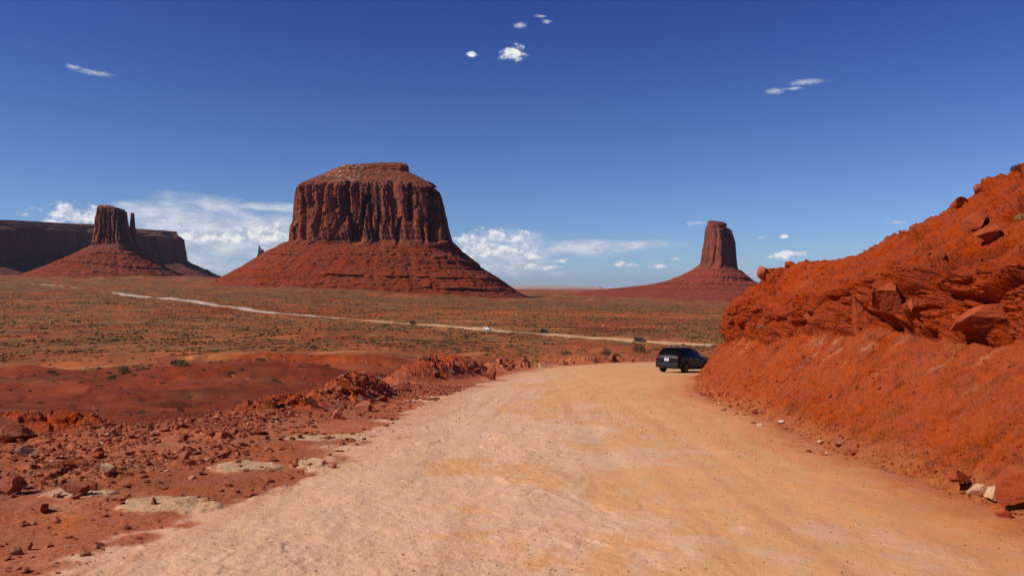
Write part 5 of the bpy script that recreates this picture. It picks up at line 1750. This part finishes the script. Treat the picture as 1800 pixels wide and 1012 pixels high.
    if plate:
        pl = bx('license_plate', (-.022, -.0, .86), (.02, .34, .17), M['plate'], bev=.004)
        bx('plate_mark', (-.034, 0, .005 * 0), (.004, .24, .035), M['plate_ink'], parent=pl, bev=0).location = (-.012, 0, 0)
        bx('chrome_strip', (-.014, 0, 1.0), (.03, .46, .03), M['chrome'], bev=.01)
        bx('antenna', (.55, 0, 1.74), (.14, .03, .08), M['plastic'], bev=.01)
        bx('spoiler', (.33, 0, 1.635), (.26, 1.16, .035), M['plastic'], bev=.012)
    for s in (-1, 1):
        for xx_ in (1.45, 2.35):
            bx('door_handle', (xx_, s * .925, .93), (.2, .03, .03), M['chrome'] if plate else paint, bev=.008)
    return e


def place_car(e, x, y, z, head, pitch=0.0, roll=0.0):
    """head: compass heading from +Y clockwise; the car's own nose is +X and its origin the rear axle ground point"""
    rz = math.pi / 2 - head
    e.location = (x, y, z)
    e.rotation_euler = (roll, pitch, rz)


def copy_tree(o, parent=None):
    c_ = o.copy(); col.objects.link(c_)
    if parent is not None: c_.parent = parent
    for ch in o.children: copy_tree(ch, c_)
    return c_


bc = make_car('black hatchback SUV driving out of sight behind the hillside, seen from behind', None, M['black_paint'], name='car')
hd = R(42)
hx = 50.5
p0 = (( 1150 - 900) / F * hx + 0.80, hx)
g0 = down(*p0)
place_car(bc, p0[0], p0[1], g0[0].z + .0, hd, pitch=R(3.8), roll=R(-1.0))

dk = make_car('dark car on the distant dirt road, leftmost of the cars crossing the plain', 'cars on the distant road', M['blue_paint'], plate=False, name='car')
wh = make_car('white car on the distant dirt road across the plain', 'cars on the distant road', M['white_paint'], plate=False, name='car')
c2 = copy_tree(dk); c2['label'] = 'dark car on the distant dirt road, between the white car and the bushes'
c3 = copy_tree(dk); c3['label'] = 'dark car half hidden behind the brown dry bush on the plain'


def far_car(e, px, row, facing):
    h = hit(px, row)
    x, y = h[0].x, h[0].y
    # heading along the road
    i = int(np.argmin(np.hypot(lf_[:, 0] - x, lf_[:, 1] - y))); i = min(max(i, 1), len(lf_) - 2)
    x, y = lf_[i]
    d = np.linalg.norm(lf_ - np.array([(px - 900) / F * y, y]), axis=1)
    t = lf_[i + 1] - lf_[i - 1]; t = t / np.linalg.norm(t) * facing
    # move along the road to the wanted pixel column
    pxs = 900 + F * lf_[:, 0] / lf_[:, 1]
    order_ = np.argsort(pxs)
    yy_ = float(np.interp(px, pxs[order_], lf_[order_, 1])); xx_ = (px - 900) / F * yy_
    z = down(xx_, yy_)[0].z
    place_car(e, xx_ - t[0] * 2.3, yy_ - t[1] * 2.3, z, math.atan2(t[0], t[1]))


far_car(dk, 726, 571, -1)
far_car(wh, 857, 582, -1)
far_car(c2, 957, 589, -1)
far_car(c3, 1125, 603, -1)

# ------------------------------------------------------------------ litter
V, Fc = rock_geo(88, 3, 14, (1, .7, .55))
V += 0.12 * np.random.default_rng(2).normal(size=V.shape) * .5
me = make_mesh('litter', V, Fc, False, None, [M['paper']])
h_ = hit(1376, 743)
if h_:
    o = link('litter', me, loc=tuple(h_[0] + Vector((0, 0, .03)))); s_ = 7.0 / F * h_[0].y
    o.scale = (s_, s_, s_ * .8)
    tag(o, 'crumpled white paper litter lying at the foot of the hillside', 'litter')

# ------------------------------------------------------------------ air
def build_haze():
    bm = bmesh.new(); bmesh.ops.create_cube(bm, size=1)
    for v in bm.verts: v.co = Vector((v.co.x * 100000, v.co.y * 100000, v.co.z * 700 + 250))
    me = bpy.data.meshes.new('haze'); bm.to_mesh(me); bm.free()
    m = bpy.data.materials.new('haze_air'); m.use_nodes = True
    t = NT(m.node_tree); out = t.n('ShaderNodeOutputMaterial'); v = t.n('ShaderNodeVolumePrincipled')
    v.inputs['Color'].default_value = (0.62, 0.74, 0.95, 1)
    v.inputs['Density'].default_value = 1.6e-5
    v.inputs['Anisotropy'].default_value = 0.2
    t.l(v.outputs[0], out.inputs['Volume'])
    me.materials.append(m)
    o = link('haze', me); o['kind'] = 'stuff'
    return o


HAZE = True
if HAZE: build_haze()
